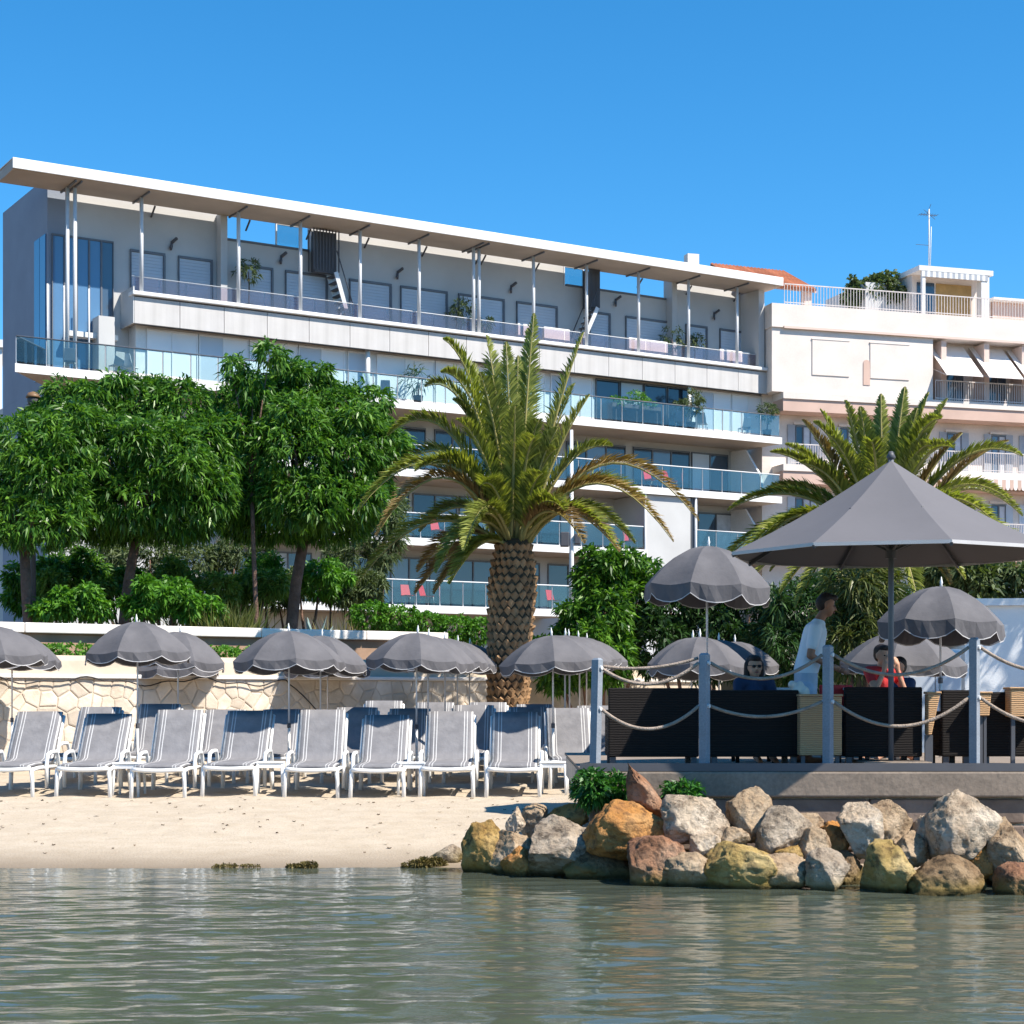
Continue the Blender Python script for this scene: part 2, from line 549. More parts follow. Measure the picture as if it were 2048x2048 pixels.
gw = empty('garden_wall', WALL_O + WALL_NIN * 1.6, WALL_RZ, 'low brown garden wall with white coping above the stone sea wall', 'garden wall')
MB().box(-30, 15.2, 0.05, 0.3, 2.2, 2.93).build('wall_face', M_TERRA, gw)
x = -30.0; k = 0
while x < 15.1:
    x2 = min(x + 2.4, 15.2)
    MB().box(x, x2 - 0.012, -0.08, 0.40, 2.934, 3.12 - 0.0).build('coping', M_COPING, gw, bevel=0.02)
    x = x2
M_CABLE = M('black_cable', (0.03, 0.028, 0.03), 0.6)
pts = []
rr = random.Random(3)
for i in range(60):
    s = 4.0 + i * 0.11
    dip = 0.055 * math.sin(i * 0.33) + 0.03 * math.sin(i * 0.9)
    pts.append(wl_(s, -0.075, 2.06 + dip - 0.02 * (i > 20)))
for k in range(1, 9):
    pts.append(wl_(4.0 + 59 * 0.11 + k * 0.085, -0.075, 2.03 - 0.55 * (k / 8.0) ** 1.3))
m = MB(); m.tube(pts, 0.013, 6)
tag(m.build('hanging_cable', M_CABLE, smooth=True), 'black cable strung along the stone wall ledge, its end drooping', 'cable')

# ------------------------------------------------------------------ white hotel
class Frame:
    def __init__(s, ox, oy, dx, dy):
        n = math.hypot(dx, dy); s.o = Vector((ox, oy, 0)); s.d = Vector((dx / n, dy / n, 0)); s.rz = math.atan2(dy, dx)
        s.i = Vector((-s.d.y, s.d.x, 0))
    def u(s, x, yin=0.0):
        k = (x - 1024.0) / FPX
        bx, by = s.o.x + s.i.x * yin, s.o.y + s.i.y * yin
        return (k * by - bx) / (s.d.x - k * s.d.y)
    def depth(s, u, yin=0.0):
        return s.o.y + s.d.y * u + s.i.y * yin
    def z(s, x, y, yin=0.0):
        return EYE + (HOR - y) * s.depth(s.u(x, yin), yin) / FPX
    def w(s, u, yin, z=0.0):
        return s.o + s.d * u + s.i * yin + Vector((0, 0, z))

HF = Frame(-18.4, 66.7, 31.16, 19.0)
HU = HF.u
M_WHITE = M('white_render', (0.76, 0.75, 0.74), 0.75, 0.08, 0.9, bump=0.1, bscale=20, fine=0.08)
M_PANEL = M('facade_panel', (0.66, 0.64, 0.63), 0.6, 0.05, 0.5, rand=0.03)
def streaky(name, col, k):
    t = NT(name)
    n1 = t.noise(1.0, 5, stretch=(3.0, 3.0, 0.12)); n2 = t.noise(0.7, 4)
    c = t.ramp(n1, [(0.35, mul(col, 1 - k)), (0.62, col)])
    c = t.mix(1.0, c, t.ramp(n2, [(0.3, (0.90, 0.89, 0.87)), (0.7, (1.0, 1.0, 1.0))]), 'MULTIPLY')
    t.l.new(c, t.b.inputs['Base Color']); t.b.inputs['Roughness'].default_value = 0.75; t.b.inputs['Specular IOR Level'].default_value = 0.25
    t.bump(t.noise(14, 4), 0.1, 0.02)
    MATS[name] = t.m
    return t.m
M_PANEL = streaky('panel_streaked', (0.57, 0.55, 0.54), 0.13)
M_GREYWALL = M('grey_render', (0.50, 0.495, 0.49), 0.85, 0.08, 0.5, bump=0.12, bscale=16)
M_ENDWALL = M('end_wall_shade_tint', (0.26, 0.295, 0.36), 0.85, 0.08, 0.5, bump=0.12, bscale=16)  # shade and blue sky light on the end wall put into its colour
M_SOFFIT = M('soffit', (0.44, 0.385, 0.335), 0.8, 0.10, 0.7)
M_STEEL = M('painted_steel', (0.62, 0.63, 0.65), 0.45, 0.05, 2)
M_DARKSTEEL = M('dark_steel', (0.09, 0.09, 0.10), 0.5, 0.1, 2)
M_FRAME = M('window_frame', (0.13, 0.14, 0.16), 0.45, 0.1, 2)
M_BLIND = M('pale_shutter', (0.50, 0.55, 0.62), 0.55, 0.04, 0.7, rand=0.08)
M_BLINDW = M('white_shutter', (0.80, 0.79, 0.80), 0.6, 0.04, 0.7, rand=0.04)
M_CURTAIN = M('curtain', (0.55, 0.56, 0.60), 0.8, 0.15, 3)
t = NT('window_glass')
t.b.inputs['Base Color'].default_value = (0.035, 0.06, 0.09, 1); t.b.inputs['Roughness'].default_value = 0.06
t.b.inputs['Specular IOR Level'].default_value = 0.75
t.l.new(t.ramp(t.rnd(), [(0.0, (0.02, 0.035, 0.055)), (0.6, (0.05, 0.085, 0.13)), (1.0, (0.16, 0.21, 0.28))]), t.b.inputs['Base Color'])
t.bump(t.noise(0.8, 2), 0.04, 0.05)
M_PANE = t.m
t = NT('blue_glass')
t.b.inputs['Base Color'].default_value = (0.10, 0.20, 0.34, 1); t.b.inputs['Roughness'].default_value = 0.08; t.b.inputs['Specular IOR Level'].default_value = 0.7
t.bump(t.noise(0.8, 2), 0.04, 0.05)
M_BLUEGL = t.m
M_GLASS = glass_mat('balustrade_glass', (0.74, 0.85, 0.86), (0.9, 0.97, 1.0), 0.985)
M_GLASSP = glass_mat('terrace_glass', (0.80, 0.74, 0.78), (0.95, 0.9, 0.92), 0.93)

hotel = empty('hotel_building', HF.o, HF.rz, 'long white modern hotel with glass balconies and thin flat roof on slender columns', 'building')
UEND = 36.55
yP = 2.4                      # wall of the roof terrace
UE = HU(95, yP)               # left end of the house
# main body of the lower floors, end wall on the left
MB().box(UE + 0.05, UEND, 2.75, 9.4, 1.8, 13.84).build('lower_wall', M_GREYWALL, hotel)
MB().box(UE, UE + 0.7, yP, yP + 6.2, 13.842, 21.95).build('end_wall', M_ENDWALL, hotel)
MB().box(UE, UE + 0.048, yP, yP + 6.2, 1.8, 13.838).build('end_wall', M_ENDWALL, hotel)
# slabs / balconies
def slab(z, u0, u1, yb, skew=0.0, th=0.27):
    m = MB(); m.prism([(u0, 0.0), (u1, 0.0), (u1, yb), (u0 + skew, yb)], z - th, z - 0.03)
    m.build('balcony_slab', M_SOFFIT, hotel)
    m = MB(); m.prism([(u0 - 0.03, -0.05), (u1 + 0.03, -0.05), (u1 + 0.03, 0.0), (u0 + 0.02, 0.0)], z - th - 0.02, z + 0.03)
    m.build('slab_edge', M_WHITE, hotel)
    m = MB(); m.prism([(u0 + 0.001, 0.002), (u1, 0.002), (u1, yb), (u0 + skew, yb)], z - 0.028, z)
    m.build('balcony_floor', M_PAVE, hotel)
S3, S2, S1, S0 = 14.10, 11.28, 8.42, 5.60
slab(S3, 0.0, UEND, 2.9, UE + 0.2)
slab(S2, 9.0, UEND, 2.74)
slab(S1, 9.0, HU(1293), 2.74)
slab(S1, HU(1392), UEND, 2.74)
slab(S0, 9.0, HU(1150), 2.74)

def balustrade(z, u0, u1, y=0.1, h=1.08, pw=1.15, left_return=None):
    b = empty('glass_balustrade'); b.parent = hotel
    n = max(1, int(round((u1 - u0) / pw))); w = (u1 - u0) / n
    pane = None; post = None
    for i in range(n):
        a = u0 + i * w
        if pane is None:
            pane = MB().box(0.03, w - 0.03, -0.008, 0.008, 0.10, h - 0.05).mesh('glass_pane', M_GLASS)
            post = MB().box(-0.018, 0.018, -0.02, 0.02, 0.0, h - 0.03).mesh('baluster_post', M_STEEL)
        o = link('glass_pane', pane, None, b); o.location = (a, y, z + 0.03)
        o = link('post', post, None, b); o.location = (a + 0.02, y + 0.04, z)
    MB().tube([(u0, y, z + h), (u1, y, z + h)], 0.028, 8).build('top_rail', M_FRAME if z > 14 else M_STEEL, b, True)
    return b
bl3 = balustrade(S3, 0.05, UEND)
p0, p1 = Vector((0.08, 0.12, 0)), Vector((UE - 0.1, yP - 0.15, 0))
dd = (p1 - p0)
for i in range(3):
    a = p0 + dd * (i / 3 + 0.01); c_ = p0 + dd * ((i + 1) / 3 - 0.01)
    m = MB(); m.bar((a.x, a.y, S3 + 0.58), (c_.x, c_.y, S3 + 0.58), 0.016, 0.96); m.build('glass_pane', M_GLASS, bl3)
m = MB(); m.tube([(p0.x, p0.y, S3 + 1.08), (p1.x, p1.y, S3 + 1.08)], 0.028, 8); m.build('top_rail', M_FRAME, bl3, True)
balustrade(S2, 9.0, UEND)
balustrade(S1, 9.0, HU(1293))
balustrade(S1, HU(1392), UEND)
balustrade(S0, 9.0, HU(1150))

# sliding windows of the lower floors
def window(u0, u1, z0, z1, y, panes, kinds, par=None, deep=0.09, fm=None):
    wdw = empty('window'); wdw.parent = par or hotel
    m = MB()
    m.box(u0, u1, y - deep, y - 0.005, z1 - 0.07, z1); m.box(u0, u1, y - deep, y - 0.005, z0, z0 + 0.06)
    w = (u1 - u0) / panes
    for i in range(panes + 1):
        c = u0 + i * w
        m.box(max(u0, c - 0.035), min(u1, c + 0.035), y - deep + 0.004, y - 0.006, z0 + 0.061, z1 - 0.071)
    m.build('window_frame', fm or M_FRAME, wdw)
    for i in range(panes):
        k = kinds[i % len(kinds)]
        mat = {'B': M_BLUEGL, 'G': M_PANE, 'g': M_PANE, 'b': M_BLIND, 'w': M_BLINDW, 'c': M_CURTAIN}[k]
        MB().box(u0 + i * w + 0.036, u0 + (i + 1) * w - 0.036, y - 0.045, y - 0.02, z0 + 0.062, z1 - 0.072).build('pane', mat, wdw)
    return wdw
rw = random.Random(12)
yW = 2.75
for fl, zf in enumerate((S0, S1, S2)):
    u = 10.0
    while u < 35.0:
        wd = rw.choice([2.7, 3.3, 2.2])
        u1 = min(u + wd, UEND - 0.7)
        blocked = (fl == 1 and u1 > HU(1290) and u < HU(1395)) or (fl == 0 and u > HU(1300))
        if not blocked and u1 - u > 1.0:
            window(u, u1, zf + 0.02, zf + 2.25, yW, 3 if wd > 2.5 else 2, rw.choice(['gcg', 'ggc', 'gbg', 'ggg', 'ggg', 'bgg']))
        u = u1 + rw.choice([0.12, 0.2, 0.45])
# grey projecting block on the first floor, steel edge posts, white fins on the right end
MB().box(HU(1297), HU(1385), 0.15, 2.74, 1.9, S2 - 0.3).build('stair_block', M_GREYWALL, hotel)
MB().box(HU(1385) + 0.06, HU(1385) + 0.42, 0.16, 0.5, 1.9, S2 - 0.3).build('drain_channel', M_FRAME, hotel)
for ux in (HU(1292), HU(1393)):
    m = MB(); m.tube([(ux, 0.05, S0 + 0.5), (ux, 0.05, S2 - 0.28)], 0.055, 8); m.build('edge_post', M_STEEL, hotel, True)
for zf in (S2, S1, S3):
    m = MB(); uu = UEND - 0.9
    b = 0
    m.v += [(uu, 0.25, zf + 0.05), (uu, 2.7, zf + 0.05), (uu, 2.7, zf + 2.4), (uu, 1.6, zf + 2.4), (uu, 0.5, zf + 1.1),
            (uu + 0.12, 0.25, zf + 0.05), (uu + 0.12, 2.7, zf + 0.05), (uu + 0.12, 2.7, zf + 2.4), (uu + 0.12, 1.6, zf + 2.4), (uu + 0.12, 0.5, zf + 1.1)]
    m.face((0, 1, 2, 3, 4)); m.face((9, 8, 7, 6, 5))
    for i in range(5):
        j = (i + 1) % 5; m.face((i, 5 + i, 5 + j, j))
    if zf != S3: m.build('partition_fin', M_WHITE, hotel)

# third floor front wall: shutters, glass and posts
y3 = 1.55
MB().box(HU(272, y3), UEND, y3 + 0.03, yP - 0.01, S3 + 0.01, 16.40).build('third_floor_wall', M_WHITE, hotel)
def run(x0, x1, n, kinds):
    a, b_ = HU(x0, y3), HU(x1, y3); w = (b_ - a) / n
    for i in range(n):
        k = kinds[i % len(kinds)]
        window(a + i * w + 0.03, a + (i + 1) * w - 0.03, S3 + 0.04, 16.3, y3 + 0.025, 2 if w > 1.7 else 1, k, fm=M_FRAME if 'g' in k else M_BLINDW)
run(292, 690, 4, ['ww', 'bw', 'ww', 'bw'])
run(694, 738, 1, ['b'])
run(752, 1090, 3, ['ww', 'ww', 'bw'])
run(1100, 1185, 1, ['bw'])
run(1190, 1380, 4, ['gg', 'bg', 'gg', 'gg'])
run(1392, 1530, 2, ['bw', 'ww'])
for px in (742, 1386):
    m = MB(); uu = HU(px, 0.9); m.tube([(uu, 1.2, S3), (uu, 1.2, 16.38)], 0.10, 12); m.build('round_column', M_WHITE, hotel, True)

# white parapet band of the roof terrace
BU0 = HU(269, 0.9)
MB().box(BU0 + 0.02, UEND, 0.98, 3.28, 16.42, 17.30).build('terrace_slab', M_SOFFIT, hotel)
MB().box(BU0, UEND, 0.95, 0.975, 16.30, 17.36).build('band_backing', M_FRAME, hotel)
n = 17; w = (UEND - BU0) / n
pm = MB().box(0.013, w - 0.013, -0.05, 0.0, 0, 1.02).mesh('facade_panel', M_PANEL)
for i in range(n):
    o = link('facade_panel', pm, None, hotel); o.location = (BU0 + i * w, 0.948, 16.325)
MB().box(BU0 - 0.05, BU0 - 0.002, 0.9, yP - 0.03, 16.325, 17.75).build('band_return', M_GREYWALL, hotel)
MB().box(BU0 - 0.12, UEND + 0.1, 0.74, 1.3, 17.40, 17.56).build('parapet_lip', M_WHITE, hotel, bevel=0.03)
MB().box(BU0, UEND, 1.0, 3.28, 17.303, 17.36).build('terrace_floor', M_PAVE, hotel)
tb = empty('terrace_balustrade'); tb.parent = hotel
n = 28; w = (UEND - 0.3 - BU0) / n
pm = MB().box(0.02, w - 0.02, -0.008, 0.008, 0, 0.62).mesh('glass_pane', M_GLASSP)
for i in range(n):
    o = link('glass_pane', pm, None, tb); o.location = (BU0 + i * w, 1.22, 17.57)
MB().tube([(BU0, 1.22, 18.22), (UEND - 0.3, 1.22, 18.22)], 0.018, 6).build('top_rail', M_STEEL, tb, True)

# roof terrace wall with openings to the sky
def seg(x0, x1, ztop, u0=None, u1=None):
    a = u0 if u0 is not None else HU(x0, yP); b_ = u1 if u1 is not None else HU(x1, yP)
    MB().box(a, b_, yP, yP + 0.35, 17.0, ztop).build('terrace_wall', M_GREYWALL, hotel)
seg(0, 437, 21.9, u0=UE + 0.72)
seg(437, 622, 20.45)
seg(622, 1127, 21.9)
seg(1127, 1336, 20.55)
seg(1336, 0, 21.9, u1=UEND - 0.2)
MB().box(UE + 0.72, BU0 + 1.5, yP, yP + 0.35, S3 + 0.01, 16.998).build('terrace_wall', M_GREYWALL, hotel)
for x0, x1, zt in ((450, 618, 20.45), (1132, 1334, 20.55)):
    MB().box(HU(x0, yP), HU(x1, yP), yP - 0.05, yP + 0.4, zt + 0.004, zt + 0.09).build('sill', M_FRAME, hotel)
for x0, x1 in ((552, 602), (1128, 1168)):
    a, b_ = HU(x0, yP), HU(x1, yP)
    m = MB(); m.box(a, a + 0.05, yP, yP + 0.1, 20.55, 21.5); m.box(b_ - 0.05, b_, yP, yP + 0.1, 20.55, 21.5); m.box(a + 0.051, b_ - 0.051, yP, yP + 0.1, 21.42, 21.5)
    m.build('screen_frame', M_STEEL, hotel)
    MB().box(a + 0.052, b_ - 0.052, yP + 0.03, yP + 0.05, 20.55, 21.415).build('screen_pane', M_GLASS, hotel)
for px in (440, 1342):
    uu = HU(px, yP - 0.4)
    MB().box(uu, uu + 0.28, yP - 0.5, yP - 0.004, 17.37, 21.4).build('pier', M_GREYWALL, hotel)
# tall corner window of the left loggia
window(HU(103, yP), HU(226, yP), S3 + 0.05, 19.75, yP - 0.003, 5, 'BBBBG')
m = MB()
for i in range(2):
    m.box(UE - 0.05, UE - 0.005, yP + 0.15 + i * 0.75, yP + 0.85 + i * 0.75, S3 + 0.1, 19.75)
m.build('side_window', M_BLUEGL, hotel)
MB().box(HU(120, 2.9), HU(218, 2.9), yP - 0.6, yP - 0.15, 15.75, 15.95).build('canopy_shelf', M_WHITE, hotel)
MB().box(HU(190, 2.0), HU(222, 2.0), yP - 0.85, yP - 0.1, S3 + 0.02, 16.6).build('stair_wall', M_GREYWALL, hotel)
# right end wall of the terrace
MB().box(UEND - 0.55, UEND - 0.2, 0.98, yP - 0.01, 17.37, 21.3).build('end_fin', M_GREYWALL, hotel)

# terrace doors with shutters
for x0, x1 in ((262, 325), (358, 420), (480, 541), (572, 650), (700, 778), (802, 890), (918, 1004), (1034, 1110), (1180, 1216), (1252, 1340), (1372, 1410), (1440, 1512)):
    a, b_ = HU(x0, yP), HU(x1, yP)
    dr = empty('terrace_door'); dr.parent = hotel
    m = MB(); m.box(a - 0.05, a, yP - 0.08, yP - 0.004, 17.37, 19.45); m.box(b_, b_ + 0.09, yP - 0.12, yP - 0.004, 17.37, 19.45); m.box(a - 0.05, b_ + 0.09, yP - 0.1, yP - 0.004, 19.452, 19.55)
    m.build('door_frame', M_FRAME, dr)
    m = MB()
    for k in range(16):
        m.box(a + 0.002, b_ - 0.002, yP - 0.05, yP - 0.02, 17.39 + k * 0.129, 17.39 + k * 0.129 + 0.12)
    m.build('roller_shutter', M_BLIND, dr)
# dark wall lamps
lm = MB(); lm.box(-0.05, 0.05, -0.06, 0.0, -0.1, 0.16); lm.bar((0, -0.04, 0.1), (0.16, -0.34, 0.26), 0.12, 0.10); lm.bar((0, -0.04, 0.0), (-0.12, -0.2, -0.22), 0.10, 0.16)
lmm = lm.mesh('wall_lamp', M_DARKSTEEL)
for px, py in ((343, 490), (562, 518), (795, 549), (1022, 577), (1231, 604), (1428, 631)):
    o = link('wall_lamp', lmm, None, hotel); o.location = (HU(px, yP), yP - 0.001, HF.z(px, py, yP)); o.scale = (0.8, 0.8, 0.9)

# flat roof on columns with ribs
RZ0, RZ1 = 21.30, 21.70
RU0, RU1 = -0.1, 36.6
m = MB()
prof = [(-0.05, RZ0 + 0.10), (0.0, RZ1), (2.0, RZ1 - 0.05), (2.0, RZ0 + 0.02), (1.0, RZ0), (0.08, RZ0 + 0.03)]
b = 0; k = len(prof)
for uu in (RU0, RU1):
    m.v += [(uu, a, z_) for a, z_ in prof]
m.face(range(k - 1, -1, -1)); m.face(range(k, 2 * k))
for i in range(k):
    j = (i + 1) % k; m.face((i, j, k + j, k + i))
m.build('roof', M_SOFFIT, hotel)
m = MB(); m.box(RU0 - 0.03, RU1 + 0.03, -0.10, -0.052, RZ0 + 0.04, RZ1 + 0.04); m.build('fascia', M_WHITE, hotel, bevel=0.02)
m = MB(); m.box(RU0 - 0.02, RU1 + 0.02, -0.05, 1.98, RZ1 + 0.002, RZ1 + 0.035); m.build('roof_sheet', M_WHITE, hotel)
cols = [(135, S3 + 0.02, 1.15), (150, S3 + 0.02, 0.95)] + [(x, 17.57, 1.0) for x in (283, 477, 601, 720, 838, 947, 958, 1067, 1173, 1277, 1377, 1474)]
for px, z0, yy in cols:
    uu = HU(px, yy)
    m = MB(); m.tube([(uu, yy, z0), (uu, yy, RZ0 - 0.03)], 0.075, 10); m.build('column', M_STEEL, hotel, True)
    m = MB(); m.bar((uu, 0.12, RZ0 - 0.02), (uu, 1.98, RZ0 - 0.02), 0.06, 0.07); m.build('rib', M_FRAME, hotel)
    if px > 200:
        m = MB(); m.tube([(uu + 0.9, 1.95, RZ0 - 0.02), (uu + 0.9, yP - 0.02, RZ0 - 0.35)], 0.04, 6); m.build('tie', M_DARKSTEEL, hotel)
for px, zt in ((95, 18.2), (128, 18.2), (178, 18.2)):
    uu = HU(px, 1.6); m = MB(); m.tube([(uu, 1.6, S3 + 0.02), (uu, 1.6, zt - 0.6)], 0.035, 8); m.build('lamp_pole', M_STEEL, hotel, True)

# service stairs on the roof terrace
def service_stair(x0, x1, xs, name):
    st = empty(name); st.parent = hotel
    a, b_ = HU(x0, 1.9), HU(x1, 1.9)
    m = MB()
    for k in range(9):
        uu = a + (b_ - a) * k / 8
        m.box(uu - 0.02, uu + 0.02, 1.6, 1.65, 19.55, 21.28); m.box(uu - 0.02, uu + 0.02, 2.1, 2.15, 19.55, 21.28)
    m.build('cage', M_DARKSTEEL, st)
    m = MB(); m.box(a + 0.1, b_ - 0.1, 1.75, 2.0, 19.5, 21.2); m.build('shaft', M_DARKSTEEL, st)
    c_ = HU(xs, 1.7)
    m = MB()
    for yy in (1.4, 2.1):
        m.bar((b_ - 0.25, yy, 19.5), (c_, yy, 17.4), 0.05, 0.18)
    m.build('stringer', M_STEEL, st)
    sm = MB().box(-0.14, 0.14, 1.43, 2.07, -0.02, 0.02).mesh('step', M_DARKSTEEL)
    for k in range(8):
        f = (k + 0.5) / 8
        o = link('step', sm, None, st); o.location = (b_ - 0.25 + (c_ - b_ + 0.25) * f, 0, 19.5 - 2.1 * f)
    for yy in (1.4, 2.1):
        m = MB(); m.tube([(b_ - 0.2, yy, 20.4), (c_ + 0.1, yy, 18.3)], 0.025, 6); m.tube([(c_ + 0.1, yy, 18.3), (c_ + 0.1, yy, 17.5)], 0.025, 6)
        m.build('handrail', M_DARKSTEEL, st, True)
service_stair(622, 672, 694, 'service_stair')
service_stair(1172, 1192, 1150, 'service_stair')
# neighbours on the far left and the rooftop plant behind the openings
M_FARWHITE = M('far_render', (0.70, 0.70, 0.70), 0.8, 0.05, 0.5)
fb = empty('distant_building', (-26.9, 95, 0), 0.3, 'sliver of a white building with blue shutters left of the hotel', 'building')
MB().box(-14, 0.0, 0, 12, 2, 20.2).build('wall', M_FARWHITE, fb)
MB().box(-14.2, 0.15, -0.2, 12, 20.202, 20.6).build('cornice', M_WHITE, fb)
M_BLUE = M('blue_shutter_and_shade', (0.05, 0.13, 0.32), 0.6)
for k in range(4):
    MB().box(-1.5, -0.25, -0.06, -0.004, 6 + k * 3.4, 8 + k * 3.4).build('shutter', M_BLUE, fb)

# ------------------------------------------------------------------ pink apartment house on the right
PF = Frame(12.95, 85.9, 12.7, 3.9)
PU = PF.u
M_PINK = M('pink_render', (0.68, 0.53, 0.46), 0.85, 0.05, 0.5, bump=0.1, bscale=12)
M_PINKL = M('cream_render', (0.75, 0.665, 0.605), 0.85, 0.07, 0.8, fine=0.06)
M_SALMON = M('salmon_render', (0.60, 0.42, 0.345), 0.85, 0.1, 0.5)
M_TILE = M('terracotta', (0.40, 0.14, 0.07), 0.85, 0.25, 3, rand=0.2)
M_AWN = M('awning_cloth', (0.80, 0.74, 0.70), 0.8, 0.04, 1.0)
M_OCHRE = M('ochre_blind', (0.42, 0.26, 0.10), 0.8, 0.15, 3)
M_SHUT = M('grey_shutter', (0.36, 0.38, 0.42), 0.6, 0.1, 2)
M_IRON = M('pale_iron', (0.62, 0.56, 0.54), 0.6)
pk = empty('apartment_building', PF.o, PF.rz, 'pale pink apartment house with sloping awnings right of the white hotel', 'building')
PE = 17.0
F3, F2, F1 = 16.35, 12.9, 9.4
MB().box(-0.55, PE, 1.2, 11, 1.8, 19.42).build('wall', M_PINKL, pk)
MB().box(-0.6, PE, 0.0, 11, 19.425, 20.55).build('roof_parapet', M_PINKL, pk)
MB().box(0.02, PE, -0.06, 0.0, 19.38, 19.5).build('cornice', M_PINK, pk)
# upper storey wall flush with the balcony front on the left part
uL = PU(1868)
MB().box(-0.55, uL, 0.1, 1.19, F3 + 0.01, 19.42).build('upper_wall', M_PINKL, pk)
for zf in (F3, F2, F1):
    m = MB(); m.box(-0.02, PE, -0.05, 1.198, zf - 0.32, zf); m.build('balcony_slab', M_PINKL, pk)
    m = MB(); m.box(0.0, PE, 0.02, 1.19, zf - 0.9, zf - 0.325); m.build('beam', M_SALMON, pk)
# faint panels and an arched niche on the upper wall
for x0, x1, y0, y1 in ((1626, 1700, 674, 760), (1742, 1820, 690, 770)):
    a, b_ = PU(x0), PU(x1)
    MB().box(a, b_, 0.06, 0.098, F3 + 0.9, 18.95).build('wall_panel', M_PINKL, pk)
    MB().box(a - 0.03, b_ + 0.03, 0.04, 0.098, 18.953, 19.0).build('panel_ledge', M_PINKL, pk)
a = PU(1735)
m = MB(); pts = [(-0.18, 0), (0.18, 0)] + [(0.18 * math.cos(math.pi * k / 8), 1.05 + 0.18 * math.sin(math.pi * k / 8)) for k in range(9)]
n = len(pts)
m.v += [(a + p[0], 0.07, F3 + 0.55 + p[1]) for p in pts] + [(a + p[0], 0.097, F3 + 0.55 + p[1]) for p in pts]
m.face(range(n)); m.face(range(2 * n - 1, n - 1, -1))
for i in range(n):
    j = (i + 1) % n; m.face((i, n + i, n + j, j))
m.build('arched_niche', M_SALMON, pk)
# awnings over the right-hand balconies
for k, (xa, xb) in enumerate(((1877, 1950), (1962, 2030), (2037, 2110))):
    ua, ub = PU(xa), PU(xb)
    aw = empty('awning'); aw.parent = pk
    m = MB()
    y0, z0, y1, z1 = 1.15, 19.3, -0.75, 16.95 + 0.55
    m.v += [(ua, y0, z0), (ub, y0, z0), (ub, y1, z1), (ua, y1, z1), (ua, y0, z0 - 0.04), (ub, y0, z0 - 0.04), (ub, y1, z1 - 0.04), (ua, y1, z1 - 0.04)]
    for f in ((0, 3, 2, 1), (4, 5, 6, 7), (0, 1, 5, 4), (2, 3, 7, 6), (1, 2, 6, 5), (3, 0, 4, 7)): m.face(f)
    m.build('cloth', M_AWN, aw)
    m = MB(); m.tube([(ua + 0.03, 1.15, 18.2), (ua + 0.03, y1, z1 - 0.05)], 0.025, 6); m.tube([(ub - 0.03, 1.15, 18.2), (ub - 0.03, y1, z1 - 0.05)], 0.025, 6); m.build('arm', M_IRON, aw)
    window(PU(xa + 14, 1.2), PU(xa + 48, 1.2), F3 + 0.03, 18.5, 1.198, 2, 'gg', pk)
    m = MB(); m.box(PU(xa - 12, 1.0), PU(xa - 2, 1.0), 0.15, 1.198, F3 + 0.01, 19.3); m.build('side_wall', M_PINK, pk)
def railing(u0, u1, z, y, par, h=0.95, st=0.13, mat=None, name='railing'):
    m = MB(); mat = mat or M_IRON
    u = u0
    while u <= u1:
        m.box(u - 0.012, u + 0.012, y - 0.012, y + 0.012, z, z + h); u += st
    m.box(u0, u1, y - 0.02, y + 0.02, z + h, z + h + 0.05); m.box(u0, u1, y - 0.015, y + 0.015, z + 0.08, z + 0.12)
    o = m.build(name, mat, par); return o
railing(uL + 0.1, PE - 0.2, F3, 0.02, pk)
railing(0.4, PE - 0.2, F2, 0.02, pk)
railing(0.4, PE - 0.2, F1, 0.02, pk)
# windows with shutters of the lower storeys
for zf in (F2, F1):
    for x0 in (1590, 1680, 1790, 1893, 1982, 2052):
        a = PU(x0, 1.2)
        window(a, a + 0.8, zf + 0.05, zf + 2.05, 1.198, 2, 'gc', pk)
        for s in (-0.42, 0.82):
            MB().box(a + s, a + s + 0.4, 1.13, 1.196, zf + 0.02, zf + 2.08).build('shutter', M_SHUT if zf == F2 else M_BLIND, pk)
        MB().box(a - 0.1, a + 0.9, 1.1, 1.197, zf + 2.1, zf + 2.22).build('lintel', M_PINKL, pk)
# scalloped awning strip under the second-floor balcony
m = MB(); ua, ub = PU(1895), PE - 0.2
nsc = 36; w = (ub - ua) / nsc
for i in range(nsc):
    a = ua + i * w; b = len(m.v)
    pts = [(a, 0), (a, -0.35)] + [(a + w * (0.5 - 0.5 * math.cos(math.pi * q / 4)), -0.35 - 0.16 * math.sin(math.pi * q / 4)) for q in range(1, 4)] + [(a + w, -0.35), (a + w, 0)]
    m.v += [(p[0], -0.3, F2 - 0.38 + p[1]) for p in pts]
    m.cur = i % 2
    m.face(range(b, b + len(pts)))
o = link('scalloped_valance', m.mesh('scalloped_valance', [M_AWN, M_SALMON]), None, pk)
sm = o.modifiers.new('thick', 'SOLIDIFY'); sm.thickness = 0.02
MB().box(ua, ub, -0.3, 1.1, F2 - 0.375, F2 - 0.33).build('valance_roof', M_AWN, pk)
